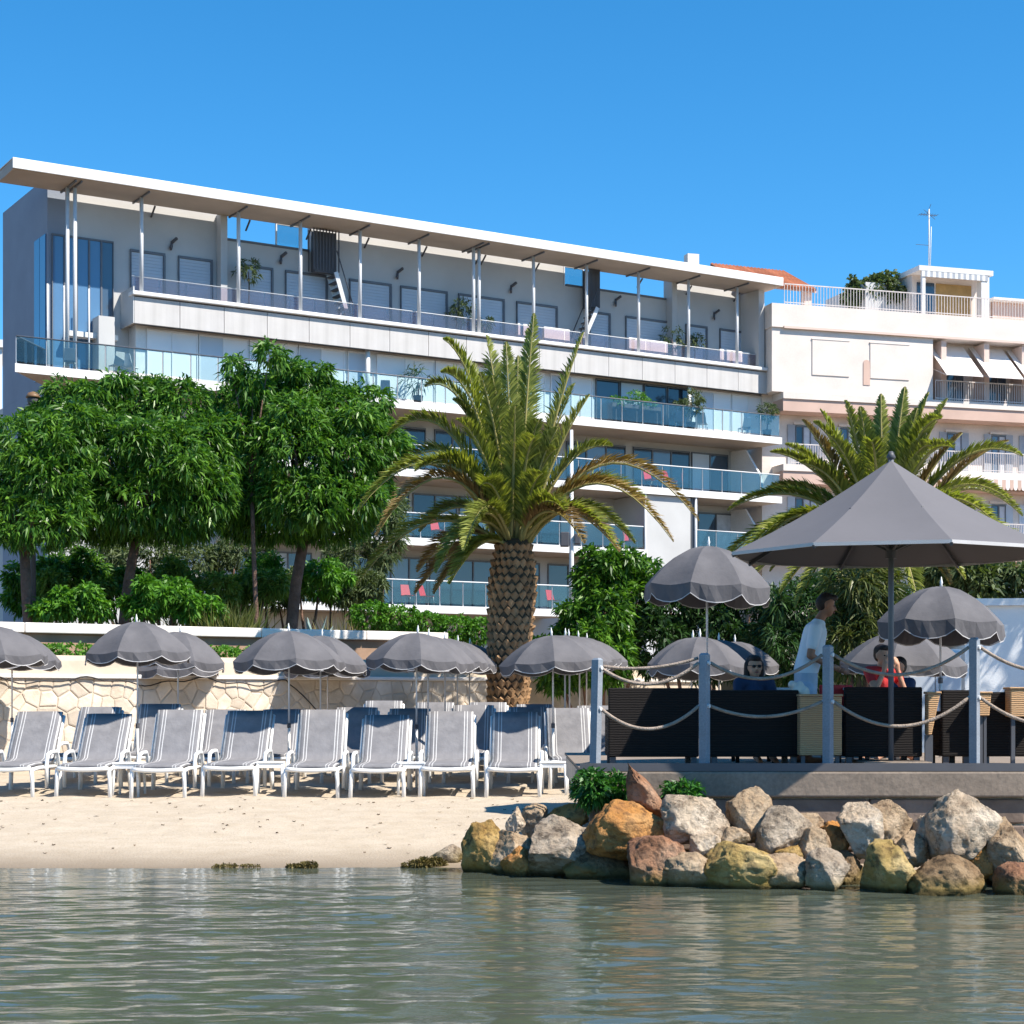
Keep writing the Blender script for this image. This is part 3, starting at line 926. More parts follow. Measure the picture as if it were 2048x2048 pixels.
# rooftop: railing, pergola with tiles, penthouse, antenna
railing(0.1, PE, 20.552, 0.1, pk, 0.95, 0.16, M_IRON, 'roof_railing')
pg = empty('tiled_pergola', PF.w(-1.5, 3.0, 0), PF.rz, 'terracotta-tiled rooftop pergola between the hotel and the pink house', 'pergola')
zt = 22.75
m = MB(); m.v += [(0.0, -1.3, zt - 0.94), (4.1, -1.3, zt - 1.05), (4.1, 2.2, zt + 0.60), (0.0, 2.2, zt + 0.71)]
m.v += [(p[0], p[1], p[2] - 0.12) for p in m.v]
for f in ((0, 1, 2, 3), (7, 6, 5, 4), (0, 4, 5, 1), (1, 5, 6, 2), (2, 6, 7, 3), (3, 7, 4, 0)): m.face(f)
m.build('roof_deck', M_SALMON, pg)
tm = MB(); tm.tube([(0, -1.38, -0.04), (0, 2.2, 1.65)], 0.10, 6); tme = tm.mesh('roof_tile', M_TILE)
for k in range(8, 29):
    o = link('roof_tile', tme, None, pg); xx = -1.5 + k * 0.195; o.location = (xx, 0, zt - 0.90 - 0.15 * (xx + 1.6) / 5.7 + 0.05)
for xx in (0.9, 3.75):
    MB().box(xx - 0.2, xx + 0.2, -1.1, -0.7, 19.5, zt - 0.98).build('pillar', M_PINK, pg)
MB().box(-2.0, -1.4, 0.4, 0.9, 20.5, zt + 0.75).build('chimney', M_PINKL, pg)
ph = empty('penthouse', PF.w(PU(1842, 1.2), 1.2, 0), PF.rz, 'white rooftop penthouse with ochre blind and striped awning edge', 'penthouse')
wv = PU(1995, 1.2) - PU(1842, 1.2)
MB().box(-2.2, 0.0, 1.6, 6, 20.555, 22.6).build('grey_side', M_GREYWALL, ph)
MB().box(0.0, wv, 0.9, 6, 20.555, 22.95).build('wall', M_PINKL, ph)
MB().box(-0.15, wv - 0.3, -0.1, 6.1, 22.953, 23.2).build('roof', M_WHITE, ph)
MB().box(0.05, 0.22, -0.05, 0.12, 20.555, 22.95).build('post', M_WHITE, ph)
MB().box(wv - 0.95, wv - 0.5, -0.05, 0.4, 20.555, 22.95).build('post', M_WHITE, ph)
MB().box(1.35, wv - 0.97, 0.86, 0.897, 20.7, 22.6).build('blind', M_OCHRE, ph)
MB().box(0.28, 1.25, 0.86, 0.897, 20.6, 22.6).build('pane', M_PANE, ph)
m = MB()
for k in range(24):
    a = 0.0 + k * (wv - 0.6) / 24
    m.cur = k % 2; m.box(a, a + (wv - 0.6) / 24, -0.09, -0.06, 22.66, 22.948)
o = link('awning_edge', m.mesh('awning_edge', [M_WHITE, M_SHUT]), None, ph)
MB().box(wv + 0.3, wv + 5, 0.9, 5, 20.555, 21.9).build('side_room', M_SALMON, ph)
MB().box(wv + 0.1, wv + 5, 0.5, 5, 21.903, 22.05).build('side_roof', M_WHITE, ph)
an = empty('antenna_mast', PF.w(PU(1858, 3), 3.0, 23.2), PF.rz, 'tall thin television antenna on the pink house roof', 'antenna')
MB().tube([(0, 0, 0), (0, 0, 3.4)], 0.035, 8).build('mast', M_STEEL, an, True)
MB().tube([(0.03, -0.05, 0), (0.1, -0.05, 2.5)], 0.02, 6).build('stay', M_STEEL, an, True)
m = MB(); m.tube([(-0.55, 0, 3.1), (0.45, 0, 3.1)], 0.015, 6)
for k in range(7): m.tube([(-0.5 + k * 0.15, -0.25, 3.1), (-0.5 + k * 0.15, 0.25, 3.1)], 0.01, 5)
m.tube([(-0.3, 0.0, 3.35), (0.35, 0.0, 2.9)], 0.012, 5); m.tube([(0.0, -0.2, 3.6), (0.0, 0.2, 3.2)], 0.012, 5)
m.tube([(-0.75, 0, 1.55), (0.0, 0, 1.55)], 0.012, 5)
m.build('dipoles', M_DARKSTEEL, an)

# ------------------------------------------------------------------ vegetation
def unit(v): return v / np.maximum(np.linalg.norm(v, axis=1, keepdims=True), 1e-9)

def leaf_quads(P, D, L, Wd, bend=0.25, rng=RNG):
    """P bases, D unit directions, L lengths, Wd widths -> kite-shaped leaves bent downwards"""
    n = len(P)
    ref = unit(rng.normal(size=(n, 3)))
    S = unit(np.cross(D, ref))
    N = np.cross(S, D)
    L = np.broadcast_to(np.asarray(L, float), (n,))[:, None]; Wd = np.broadcast_to(np.asarray(Wd, float), (n,))[:, None]
    mid = P + D * L * 0.45 + N * L * 0.04
    tip = P + D * L; tip[:, 2] -= (L * bend)[:, 0]
    V = np.empty((n, 4, 3))
    V[:, 0] = P; V[:, 1] = mid + S * Wd * 0.5; V[:, 2] = tip; V[:, 3] = mid - S * Wd * 0.5
    return V.reshape(-1, 3)

def lobe_points(lobes, n, rng, fill=0.25):
    """points on the visible surface of a union of ellipsoids; returns points and outward normals"""
    lobes = np.array(lobes, float)
    area = (lobes[:, 3] * lobes[:, 5] + lobes[:, 4] * lobes[:, 5] + lobes[:, 3] * lobes[:, 4])
    idx = rng.choice(len(lobes), size=n * 3, p=area / area.sum())
    d = unit(rng.normal(size=(n * 3, 3)))
    r = 1 - fill * rng.random((n * 3, 1)) ** 1.6 + rng.normal(0, 0.05, (n * 3, 1))
    P = lobes[idx, :3] + d * lobes[idx, 3:6] * r
    Nn = unit(d / lobes[idx, 3:6])
    keep = np.ones(len(P), bool)
    for k in range(len(lobes)):
        q = ((P - lobes[k, :3]) / lobes[k, 3:6]); q = (q * q).sum(1)
        keep &= ~((q < 0.55) & (idx != k))
    P, Nn = P[keep][:n], Nn[keep][:n]
    return P, Nn

def rosettes(P, Nn, per, L, Wd, droop, rng, spread=0.9, bend=0.3):
    n = len(P)
    B = np.repeat(P, per, 0); A = np.repeat(Nn, per, 0)
    D = A + rng.normal(0, spread, (n * per, 3)); D[:, 2] -= droop
    D = unit(D)
    B = B + rng.normal(0, L * 0.18, B.shape)
    ls = L * rng.uniform(0.6, 1.2, n * per)
    return leaf_quads(B, D, ls, Wd * rng.uniform(0.7, 1.2, n * per), bend, rng)

LAUREL = leaf_mat('laurel_leaf', (0.016, 0.055, 0.010), (0.055, 0.15, 0.018), (0.17, 0.33, 0.045), 0.32, 0.38)
BRIGHT = leaf_mat('bright_hedge_leaf', (0.03, 0.10, 0.012), (0.075, 0.21, 0.02), (0.15, 0.33, 0.035), 0.3, 0.5)
OLIVE = leaf_mat('olive_leaf', (0.03, 0.055, 0.022), (0.075, 0.11, 0.04), (0.15, 0.19, 0.085), 0.25, 0.6)
DARKLEAF = leaf_mat('dark_leaf', (0.008, 0.022, 0.008), (0.02, 0.055, 0.014), (0.05, 0.12, 0.025), 0.2, 0.5)
DRYGRASS = leaf_mat('dry_grass_blade', (0.10, 0.11, 0.035), (0.20, 0.19, 0.07), (0.36, 0.30, 0.15), 0.3, 0.7)
M_BARK = M('bark', (0.165, 0.10, 0.075), 0.95, 0.3, 6, bump=0.9, bscale=18, bdist=0.04)
M_TWIG = M('dry_twig', (0.30, 0.22, 0.15), 0.9, 0.2, 5)

def tree(name, px, d, base_y, crown, ntuft, label, leafm=LAUREL, lean=0.0, trunk_r=0.11, gz=2.45, per=12, L=0.22, Wd=0.050, droop=0.5, group=None, seed=1):
    """crown: list of lobes given as (px x, px y, depth offset, r px x, r px y)"""
    rng = np.random.default_rng(seed)
    base = at(px, base_y, d); base.z = gz
    root = empty(name, base, 0, label, 'tree', group)
    s = FPX / d
    lobes = []
    for (x, y, dd, rx, ry) in crown:
        c = at(x, y, d + dd); lobes.append((c.x - base.x, c.y - base.y, c.z - base.z, rx / s, (rx + ry) / 2 / s, ry / s))
    cen = np.mean(np.array(lobes)[:, :3], 0)
    main = list(lobes)
    if len(main) > 4:
        lobes = [(a, b_, c_ - 0.05, r1 * 0.86, r2 * 0.86, r3 * 0.86) for (a, b_, c_, r1, r2, r3) in main]
        for (a, b_, c_, r1, r2, r3) in main:
            for q in range(4):
                dv = unit(rng.normal(size=(1, 3)))[0]; dv[2] = dv[2] * 0.8 + 0.1; k_ = rng.uniform(0.78, 1.0)
                rs = rng.uniform(0.24, 0.42) * (r1 + r3) / 2
                lobes.append((a + dv[0] * r1 * k_, b_ + dv[1] * r2 * k_, c_ + dv[2] * r3 * k_, rs * 1.15, rs, rs * 0.8))
    P, Nn = lobe_points(lobes, ntuft, rng)
    V = rosettes(P, Nn, per, L, Wd, droop, rng)
    link('crown', quads_mesh('crown', V, leafm), None, root)
    # trunk with limbs
    m = MB(); zf = max(0.8, cen[2] * 0.62)
    fork = Vector((cen[0] * 0.8 + lean, cen[1] * 0.5, zf))
    pts = [Vector((0, 0, -0.2)), Vector((fork.x * 0.15 + 0.03, 0.02, zf * 0.3)), Vector((fork.x * 0.5, 0, zf * 0.65)), fork]
    m.tube(pts, [trunk_r * 1.35, trunk_r * 1.05, trunk_r * 0.95, trunk_r * 0.9], 10)
    m.build('trunk', M_BARK, root, True)
    for k, lb in enumerate(main[:9]):
        m = MB(); e = Vector(lb[:3]); a = fork + (e - fork) * 0.5 + Vector((0, 0, 0.12))
        m.tube([fork - Vector((0, 0, 0.1)), a, e], [trunk_r * 0.6, trunk_r * 0.4, trunk_r * 0.15], 7)
        m.build('limb', M_BARK, root, True)
    return root

tree('laurel_tree', 56, 36.0, 1240, [(40, 890, 0, 95, 70), (95, 950, -.3, 85, 80), (10, 980, .2, 90, 90), (60, 1040, -.5, 90, 60), (-40, 930, .5, 90, 90), (120, 1030, 0, 60, 60)], 1100,
     'dark leafy laurel tree at the far left edge, thin trunk', seed=2)
tree('laurel_tree', 238, 38.0, 1240,
     [(110, 832, .3, 62, 50), (180, 817, 0, 95, 58), (265, 807, .3, 100, 62), (350, 812, .2, 90, 62), (105, 902, -.2, 85, 75), (210, 902, -1.0, 115, 90), (320, 912, -.9, 115, 90), (425, 882, 0, 75, 75), (140, 970, -.6, 95, 72), (270, 985, -1.0, 125, 76), (380, 975, -.6, 105, 80), (215, 1035, -.2, 100, 38), (345, 1040, -.3, 100, 40), (440, 960, .3, 70, 90), (430, 1000, .3, 60, 40)], 4200,
     'broad round-crowned laurel tree, second from the left, reddish straight trunk', seed=3)
tree('laurel_tree', 575, 39.5, 1240,
     [(598, 762, .2, 75, 40), (490, 814, .3, 70, 55), (570, 834, -.2, 105, 70), (685, 829, .2, 95, 70), (470, 894, -.3, 85, 85), (590, 900, -1.1, 120, 85), (705, 900, -.5, 92, 90), (500, 975, -.8, 100, 72), (615, 990, -1.2, 115, 68), (710, 985, -.4, 85, 72), (545, 1035, -.4, 100, 41), (660, 1040, 0, 90, 40), (752, 884, .5, 38, 65), (480, 1025, 0, 60, 44)], 4200,
     'broad laurel tree next to the big palm, dark leaning trunk', lean=0.15, trunk_r=0.13, seed=4)
tree('laurel_sapling', 510, 38.0, 1240, [(462, 735, 0, 24, 22), (540, 705, 0, 28, 22), (505, 775, .2, 30, 40)], 130,
     'spindly laurel shoot rising above the left tree crowns', trunk_r=0.05, seed=5)

def bush(name, lobes_px, d, n, label, leafm, cat='bush', per=10, L=0.16, Wd=0.06, droop=0.15, group=None, seed=1, gz=2.4, stems=True, spread=0.9):
    rng = np.random.default_rng(seed)
    s = FPX / d
    xs = [l[0] for l in lobes_px]
    base = at(sum(xs) / len(xs), 1300, d); base.z = gz
    root = empty(name, base, 0, label, cat, group)
    lobes = []
    for (x, y, dd, rx, ry) in lobes_px:
        c = at(x, y, d + dd); lobes.append((c.x - base.x, c.y - base.y, c.z - base.z, rx / s, (rx + ry) / 2 / s, ry / s))
    full = list(lobes)
    if n > 250 and cat != 'hedge':
        full = [(a, b_, c_, r1 * 0.8, r2 * 0.8, r3 * 0.8) for (a, b_, c_, r1, r2, r3) in lobes]
        for (a, b_, c_, r1, r2, r3) in lobes:
            for q in range(5):
                dv = unit(rng.normal(size=(1, 3)))[0]; dv[2] = abs(dv[2]) * 0.9; k_ = rng.uniform(0.75, 1.12); rs = rng.uniform(0.2, 0.42) * (r1 + r3) / 2
                full.append((a + dv[0] * r1 * k_, b_ + dv[1] * r2 * k_, c_ + dv[2] * r3 * k_, rs, rs, rs * rng.uniform(0.7, 1.3)))
    P, Nn = lobe_points(full, n, rng)
    link('foliage', quads_mesh('foliage', rosettes(P, Nn, per, L, Wd, droop, rng, spread), leafm), None, root)
    if stems:
        m = MB()
        for lb in lobes:
            m.tube([(lb[0] * 0.6, lb[1] * 0.5, 0.0), (lb[0] * 0.9, lb[1], lb[2] * 0.6), (lb[0], lb[1], lb[2])], [0.05, 0.035, 0.015], 6)
        m.build('stem', M_BARK, root, True)
    return root

bush('shrub', [(120, 1165, 0, 75, 60), (60, 1190, .3, 60, 45), (175, 1195, -.3, 50, 40)], 40.5, 700, 'dark green shrub between the two leftmost trunks', LAUREL, L=0.22, seed=11)
bush('shrub', [(300, 1120, 0, 90, 50), (390, 1130, .4, 80, 50), (200, 1120, .6, 70, 45), (470, 1130, .4, 60, 50)], 43.5, 900, 'pale olive shrub seen under the second tree crown', OLIVE, L=0.2, Wd=0.04, seed=12)
bush('shrub', [(315, 1198, 0, 50, 38), (285, 1218, -.2, 32, 24), (375, 1212, 0, 40, 28), (420, 1222, 0.2, 34, 22), (345, 1185, .3, 30, 30)], 36.2, 800, 'bright green low shrub right of the reddish trunk', BRIGHT, seed=13)
bush('shrub', [(160, 1205, 0, 45, 28), (110, 1220, 0, 60, 16), (200, 1220, 0, 30, 20)], 36.0, 380, 'bright green low shrub behind the white coping, far left', BRIGHT, seed=14)
bush('shrub', [(720, 1120, 0, 60, 60), (765, 1080, .2, 45, 60), (700, 1180, -.3, 50, 45), (770, 1010, .3, 35, 50)], 43.5, 620, 'grey-green thin-leaved shrub right of the dark leaning trunk', OLIVE, L=0.24, Wd=0.035, seed=15)
bush('shrub', [(530, 1150, 0, 45, 40), (490, 1190, -.2, 40, 40), (640, 1160, .2, 50, 45)], 41.5, 480, 'mid-green shrub between the two laurel trunks', BRIGHT, L=0.2, Wd=0.05, seed=16)
rs_ = random.Random(44)
bush('shrub', [(70 + 52 * k + rs_.uniform(-18, 18), 1185 + rs_.uniform(-26, 22), rs_.uniform(0, 1.6), rs_.uniform(26, 44), rs_.uniform(22, 40)) for k in range(10)], 39.6, 1500, 'sunlit mixed shrubbery behind the white coping under the left trees', leaf_mat('sunny_leaf', (0.045, 0.10, 0.016), (0.12, 0.22, 0.03), (0.27, 0.36, 0.08), 0.32, 0.5), L=0.17, Wd=0.045, seed=24)
bush('shrub', [(560 + 45 * k + rs_.uniform(-12, 12), 1190 + rs_.uniform(-22, 18), rs_.uniform(0, 1.2), rs_.uniform(22, 36), rs_.uniform(20, 34)) for k in range(5)], 42.0, 600, 'thin pale shrubbery behind the agaves', OLIVE, L=0.2, Wd=0.035, seed=25)
hd = bush('hedge', [(745, 1232, 0, 45, 28), (800, 1240, 0, 45, 26), (855, 1250, 0, 45, 24), (910, 1256, 0, 45, 24), (960, 1262, 0, 40, 24)], 40.5, 900, 'clipped bright green hedge below the red-chair balcony', BRIGHT, 'hedge', per=9, L=0.10, Wd=0.05, seed=17, gz=2.45)
bush('hedge', [(140 + 95 * k, 1299 + 1.2 * k, 0.5 * k, 60, 9) for k in range(6)], 32.8, 420, 'low hedge strip on the planter ledge behind the umbrellas', BRIGHT, 'hedge', per=8, L=0.09, Wd=0.05, seed=18, gz=2.5, stems=False)
# bushes behind the deck
bush('bush', [(1190, 1160, 0, 50, 50), (1240, 1130, .2, 45, 45), (1210, 1225, -.3, 60, 60), (1275, 1190, .2, 45, 60), (1160, 1250, -.2, 40, 50), (1200, 1310, -.3, 80, 70), (1120, 1330, 0, 60, 60)], 37.0, 1500, 'tall glossy green bush just right of the big palm trunk', LAUREL, L=0.2, seed=19, gz=1.2)
bush('bush', [(1340, 1210, 0, 70, 60), (1430, 1200, .4, 70, 50), (1320, 1290, -.2, 80, 70), (1420, 1300, 0, 80, 70), (1500, 1230, .3, 70, 60), (1510, 1310, 0, 70, 70)], 37.5, 1500, 'dark dense bush behind the dome umbrella on the deck', DARKLEAF, L=0.2, seed=20, gz=1.2)
bush('bush', [(1590, 1220, 0, 70, 60), (1660, 1200, .3, 70, 60), (1600, 1310, 0, 90, 80), (1700, 1290, 0, 80, 80), (1760, 1220, .2, 70, 60)], 36.0, 1400, 'dark feathery bush behind the standing man', DARKLEAF, L=0.26, Wd=0.04, seed=21, gz=1.2)
bush('bush', [(1735, 1190, 0, 60, 70), (1790, 1270, .2, 60, 70), (1700, 1280, 0, 60, 70)], 26.4, 650, 'feathery undergrowth hiding the trunk of the palm behind the large umbrella', leaf_mat('undergrowth', (0.02, 0.035, 0.01), (0.06, 0.085, 0.02), (0.16, 0.17, 0.05), 0.25), L=0.26, Wd=0.03, seed=26, gz=0.6)
bush('bush', [(1960, 1170, 0, 60, 45), (2030, 1165, .2, 60, 50), (1900, 1150, .4, 60, 45), (2080, 1230, 0, 60, 60)], 31.0, 700, 'olive bush right of the large umbrella, behind the white hut', OLIVE, L=0.2, seed=22, gz=1.2)
bush('rooftop_bush', [(1735, 585, 0, 40, 22), (1760, 572, .3, 34, 24), (1775, 590, 0, 30, 20), (1715, 598, 0, 30, 14)], 91.0, 420, 'dark round bush on the roof of the pink house', OLIVE, per=9, L=0.30, Wd=0.14, seed=23, gz=20.56)

# agaves and dry stalks
M_AGAVE = M('agave_leaf', (0.20, 0.28, 0.25), 0.5, 0.2, 2.0, col2=(0.33, 0.42, 0.40))
def agave(px, py, d, r, label, seed):
    rr = random.Random(seed)
    c = at(px, py, d); root = empty('agave', (c.x, c.y, 2.45), 0, label, 'agave', 'agaves behind the garden wall')
    for k in range(13):
        a = 2 * math.pi * k / 13 + rr.uniform(-.15, .15); el = rr.uniform(0.75, 1.45) if k % 3 else rr.uniform(0.3, 0.7)
        L = r * rr.uniform(0.8, 1.1); dirv = Vector((math.cos(a) * math.cos(el), math.sin(a) * math.cos(el), math.sin(el)))
        side = dirv.cross(Vector((0, 0, 1))).normalized(); up = side.cross(dirv)
        m = MB(); ws = [0.05, 0.085, 0.075, 0.045, 0.004]
        for i in range(5):
            f = i / 4; p = dirv * (L * f) - Vector((0, 0, 1)) * (0.10 * L * f * f); w = ws[i] * r / 0.9
            m.v += [tuple(p + side * w + up * w * 0.35), tuple(p - up * w * 0.25), tuple(p - side * w + up * w * 0.35)]
        for i in range(4):
            b = i * 3
            m.face((b, b + 1, b + 4, b + 3)); m.face((b + 1, b + 2, b + 5, b + 4)); m.face((b + 2, b, b + 3, b + 5))
        m.build('leaf', M_AGAVE, root)
agave(552, 1240, 38.9, 1.1, 'blue-grey agave left of the dark leaning trunk', 1)
agave(628, 1240, 38.6, 1.2, 'blue-grey agave right of the dark leaning trunk', 2)
agave(500, 1245, 39.2, 0.7, 'small pale agave beside the feathery grass clump', 3)

def grass_clump(px, d, h, n, r, label, mat, seed, gz=2.45):
    rng = np.random.default_rng(seed)
    c = at(px, 1240, d)
    P = np.zeros((n, 3)); P[:, :2] = rng.normal(0, r * 0.25, (n, 2))
    D = rng.normal(0, 0.32, (n, 3)); D[:, 2] = 1; D = unit(D)
    o = link('grass_clump', quads_mesh('grass_clump', leaf_quads(P, D, h * rng.uniform(0.5, 1.1, n), 0.035, 0.12, rng), mat))
    o.location = (c.x, c.y, gz); tag(o, label, 'grass clump')
grass_clump(455, 36.4, 1.45, 600, 1.0, 'feathery green-brown grass clump between the laurel trunks', leaf_mat('fern_blade', (0.05, 0.07, 0.02), (0.11, 0.13, 0.03), (0.22, 0.22, 0.07)), 5)
grass_clump(420, 42.0, 2.6, 260, 1.8, 'tall dry straw-coloured stalks under the second tree', DRYGRASS, 6)
grass_clump(690, 40.2, 1.3, 200, 1.0, 'pale dry grass tuft left of the clipped hedge', DRYGRASS, 7)

# ------------------------------------------------------------------ palms
FROND = leaf_mat('palm_leaflet', (0.07, 0.088, 0.018), (0.19, 0.225, 0.042), (0.40, 0.40, 0.10), 0.38, 0.42, 0.8)
FROND_DRY = leaf_mat('dry_palm_leaflet', (0.11, 0.065, 0.025), (0.22, 0.14, 0.05), (0.36, 0.25, 0.10), 0.25, 0.6, 0.8)
M_RACHIS = M('palm_rib', (0.30, 0.26, 0.09), 0.6, 0.2, 3)
M_BOOT = M('palm_leaf_base', (0.22, 0.115, 0.052), 0.9, 0.35, 3, col2=(0.40, 0.25, 0.135), bump=0.6, bscale=30, rand=0.25)
M_PTRUNK = M('palm_trunk', (0.075, 0.055, 0.035), 0.95, 0.4, 3, bump=0.8, bscale=14)

def frond(root, B, C, T, rng, mat, ll=0.50, n=64, fold=0.6):
    """quadratic curve B-C-T with two rows of leaflets"""
    B, C, T = [np.array(p, float) for p in (B, C, T)]
    ts = np.linspace(0, 1, 14)
    curve = lambda t: (1 - t)[:, None] ** 2 * B + 2 * ((1 - t) * t)[:, None] * C + (t ** 2)[:, None] * T
    Ltot = np.linalg.norm(T - B); hz_ = math.hypot(T[0] - B[0], T[1] - B[1]) / max(Ltot, 1e-6)
    curve0 = curve
    def curve(t):
        p_ = curve0(t); p_[:, 2] -= 0.10 * Ltot * (0.25 + hz_) * t ** 4; p_[:, 2] += 0.05 * Ltot * (0.25 + hz_) * np.sin(math.pi * t)
        return p_
    pts = curve(ts)
    fr = empty('frond'); fr.parent = root
    m = MB(); m.tube([tuple(p) for p in pts], [0.045 * (1 - 0.86 * t) for t in ts], 5); m.build('rib', M_RACHIS, fr, True)
    t = np.linspace(0.14, 0.995, n)
    p = curve(t); tg = unit(2 * (1 - t)[:, None] * (C - B) + 2 * t[:, None] * (T - C))
    side = np.cross(tg, np.array([0, 0, 1.0])); bad = np.linalg.norm(side, axis=1) < 0.15
    side[bad] = np.cross(tg[bad], np.array([0.2, 1.0, 0]))
    side = unit(side); up = np.cross(side, tg)
    prof = np.sin(np.clip((t - 0.02) / 0.98, 0, 1) * math.pi) ** 0.55 * (1 - 0.35 * t)
    V = []
    for sgn in (-1, 1):
        fwd = rng.uniform(1.0, 1.7, n)[:, None]
        d = side * sgn + tg * fwd + up * (fold + rng.normal(0, 0.22, n))[:, None]
        d = unit(d + rng.normal(0, 0.07, d.shape))
        L = (ll * prof * rng.uniform(0.85, 1.1, n))
        nn = unit(np.cross(d, tg))
        S = unit(np.cross(d, nn)); w = 0.017
        tip = p + d * L[:, None]; tip[:, 2] -= L * 0.16
        mid = p + d * (L * 0.45)[:, None]
        q = np.empty((n, 4, 3)); q[:, 0] = p; q[:, 1] = mid + S * w; q[:, 2] = tip; q[:, 3] = mid - S * w
        V.append(q.reshape(-1, 3))
    link('leaflets', quads_mesh('leaflets', np.concatenate(V), mat), None, fr)

def palm(px, d, ybase_z, crown_y, tips, label, rfill, seed, trunk_w=(0.42, 0.40, 0.44, 0.46, 0.30), boots=True, dry=(), ll=0.52):
    rng = np.random.default_rng(seed)
    rr = random.Random(seed)
    s = FPX / d
    top = at(px, crown_y, d)
    base = Vector((top.x, d, ybase_z))
    root = empty('palm_tree', base, 0, label, 'palm tree')
    H = top.z - ybase_z
    prof = [(trunk_w[0], -0.3), (trunk_w[0], 0.0), (trunk_w[1], H * 0.35), (trunk_w[2], H * 0.7), (trunk_w[3], H * 0.86), (trunk_w[4], H + 0.15)]
    leanx = lambda z: 0.06 * (z / H) ** 2 - 0.10 * (1 - z / H)
    m = MB(); m.tube([(leanx(z), 0, z) for r_, z in prof], [r_ * 0.93 for r_, z in prof], 20); m.build('trunk', M_PTRUNK, root, True)
    if boots:
        bm_ = MB()
        bm_.v += [(-0.080, 0, 0.0), (0, 0, -0.105), (0.080, 0, 0.0), (0, 0.0, 0.085), (-0.034, -0.050, 0.028), (0.0, -0.040, -0.012), (0.034, -0.050, 0.028), (0, -0.060, 0.055)]
        for f in ((0, 1, 5, 4), (1, 2, 6, 5), (2, 3, 7, 6), (3, 0, 4, 7), (4, 5, 6, 7)): bm_.face(f)
        bme = bm_.mesh('leaf_base', M_BOOT)
        cnt = 0; row = 0; z = 0.55
        while z < H + 0.02 and cnt < 290:
            r_ = float(np.interp(z, [p_[1] for p_ in prof], [p_[0] for p_ in prof])) * 0.93
            nb = 18
            for k in range(nb):
                a = 2 * math.pi * (k + 0.5 * (row % 2)) / nb + rr.uniform(-.04, .04)
                if math.sin(a) > 0.28: continue
                o = link('leaf_base', bme, None, root)
                o.location = (leanx(z) + r_ * math.cos(a), r_ * math.sin(a), z + rr.uniform(-.015, .015))
                o.rotation_euler = (rr.uniform(-0.25, 0.1), rr.uniform(-.12, .12), a + math.pi / 2)
                k_ = rr.uniform(0.85, 1.2); o.scale = (k_, k_ * rr.uniform(0.7, 1.4), k_)
                cnt += 1
            z += 0.152; row += 1
    B0 = np.array([leanx(H), 0, H + 0.05])
    for i, (tx, ty, dd, arch) in enumerate(tips):
        Tp = at(tx, ty, d + dd); T = np.array([Tp.x - base.x, Tp.y - base.y, Tp.z - base.z])
        v = T - B0; Ln = np.linalg.norm(v)
        C = B0 + v * 0.45 + np.array([0, 0, 1.0]) * Ln * arch
        hv = unit(np.array([[v[0], v[1], 0.0]]))[0] * 0.2
        frond(root, B0 + hv + rng.normal(0, 0.05, 3), C, T, rng, FROND_DRY if i in dry else FROND, ll, 170)
    for k in range(rfill):
        a = rng.uniform(0, 2 * math.pi); el = rng.uniform(0.05, 1.25); Ln = rng.uniform(2.3, 3.1)
        v = np.array([math.cos(a) * math.cos(el), math.sin(a) * math.cos(el) * 0.9, math.sin(el)]) * Ln
        C = B0 + v * 0.5 + np.array([0, 0, 1]) * Ln * 0.22 * math.cos(el)
        T = B0 + v - np.array([0, 0, 1]) * Ln * 0.22 * max(0, math.cos(el))
        frond(root, B0 + np.array([v[0], v[1], 0]) * 0.06, C, T, rng, FROND if el > -0.1 else FROND_DRY, ll, 140)
    return root

tips1 = [(1068, 610, -0.5, -0.02), (1058, 640, 0.6, 0.02), (1012, 668, -.6, 0.02), (972, 655, 0.2, 0.14), (886, 655, -.2, 0.30), (960, 725, -1.0, 0.12), (882, 722, -.6, 0.38), (850, 748, .4, 0.42), (775, 840, -.3, 0.50),
         (716, 985, -.8, 0.56), (752, 1035, -1.4, 0.60), (790, 915, 1.2, .45), (1168, 640, .3, -0.04), (1180, 768, -.3, 0.0), (1150, 745, .8, .0), (1225, 868, .5, 0.24), (1398, 1000, 0.2, 0.52), (1347, 1045, -.9, 0.52), (1238, 1075, -1.3, 0.36), (1168, 1060, -1.7, 0.36),
         (872, 1120, -1.5, 0.42), (925, 1060, -1.9, 0.34), (1085, 930, -1.2, .12), (1030, 790, -1.4, 0.06), (990, 820, 1.2, 0.05), (1115, 840, -.9, 0.05), (860, 900, -1.2, .3), (1300, 980, 1.0, .34), (840, 1040, .9, .36),
         (830, 1165, 0.5, .22), (868, 1170, -.3, .26), (835, 1120, 1.0, .24), (900, 1150, -.9, .3), (1036, 700, .4, 0.02), (985, 735, -.9, .08), (915, 820, -1.0, .2), (1130, 1000, -1.5, .28), (1270, 1060, -.5, .38), (960, 950, -1.6, .25), (930, 700, .5, .18), (905, 780, .2, .22)]
palm(1022, 34.3, 0.4, 1095, tips1, 'big date palm with thick scaly trunk in front of the hotel', 9, 31, ll=0.60, dry=(10, 16, 17, 18, 19, 29, 30, 31))
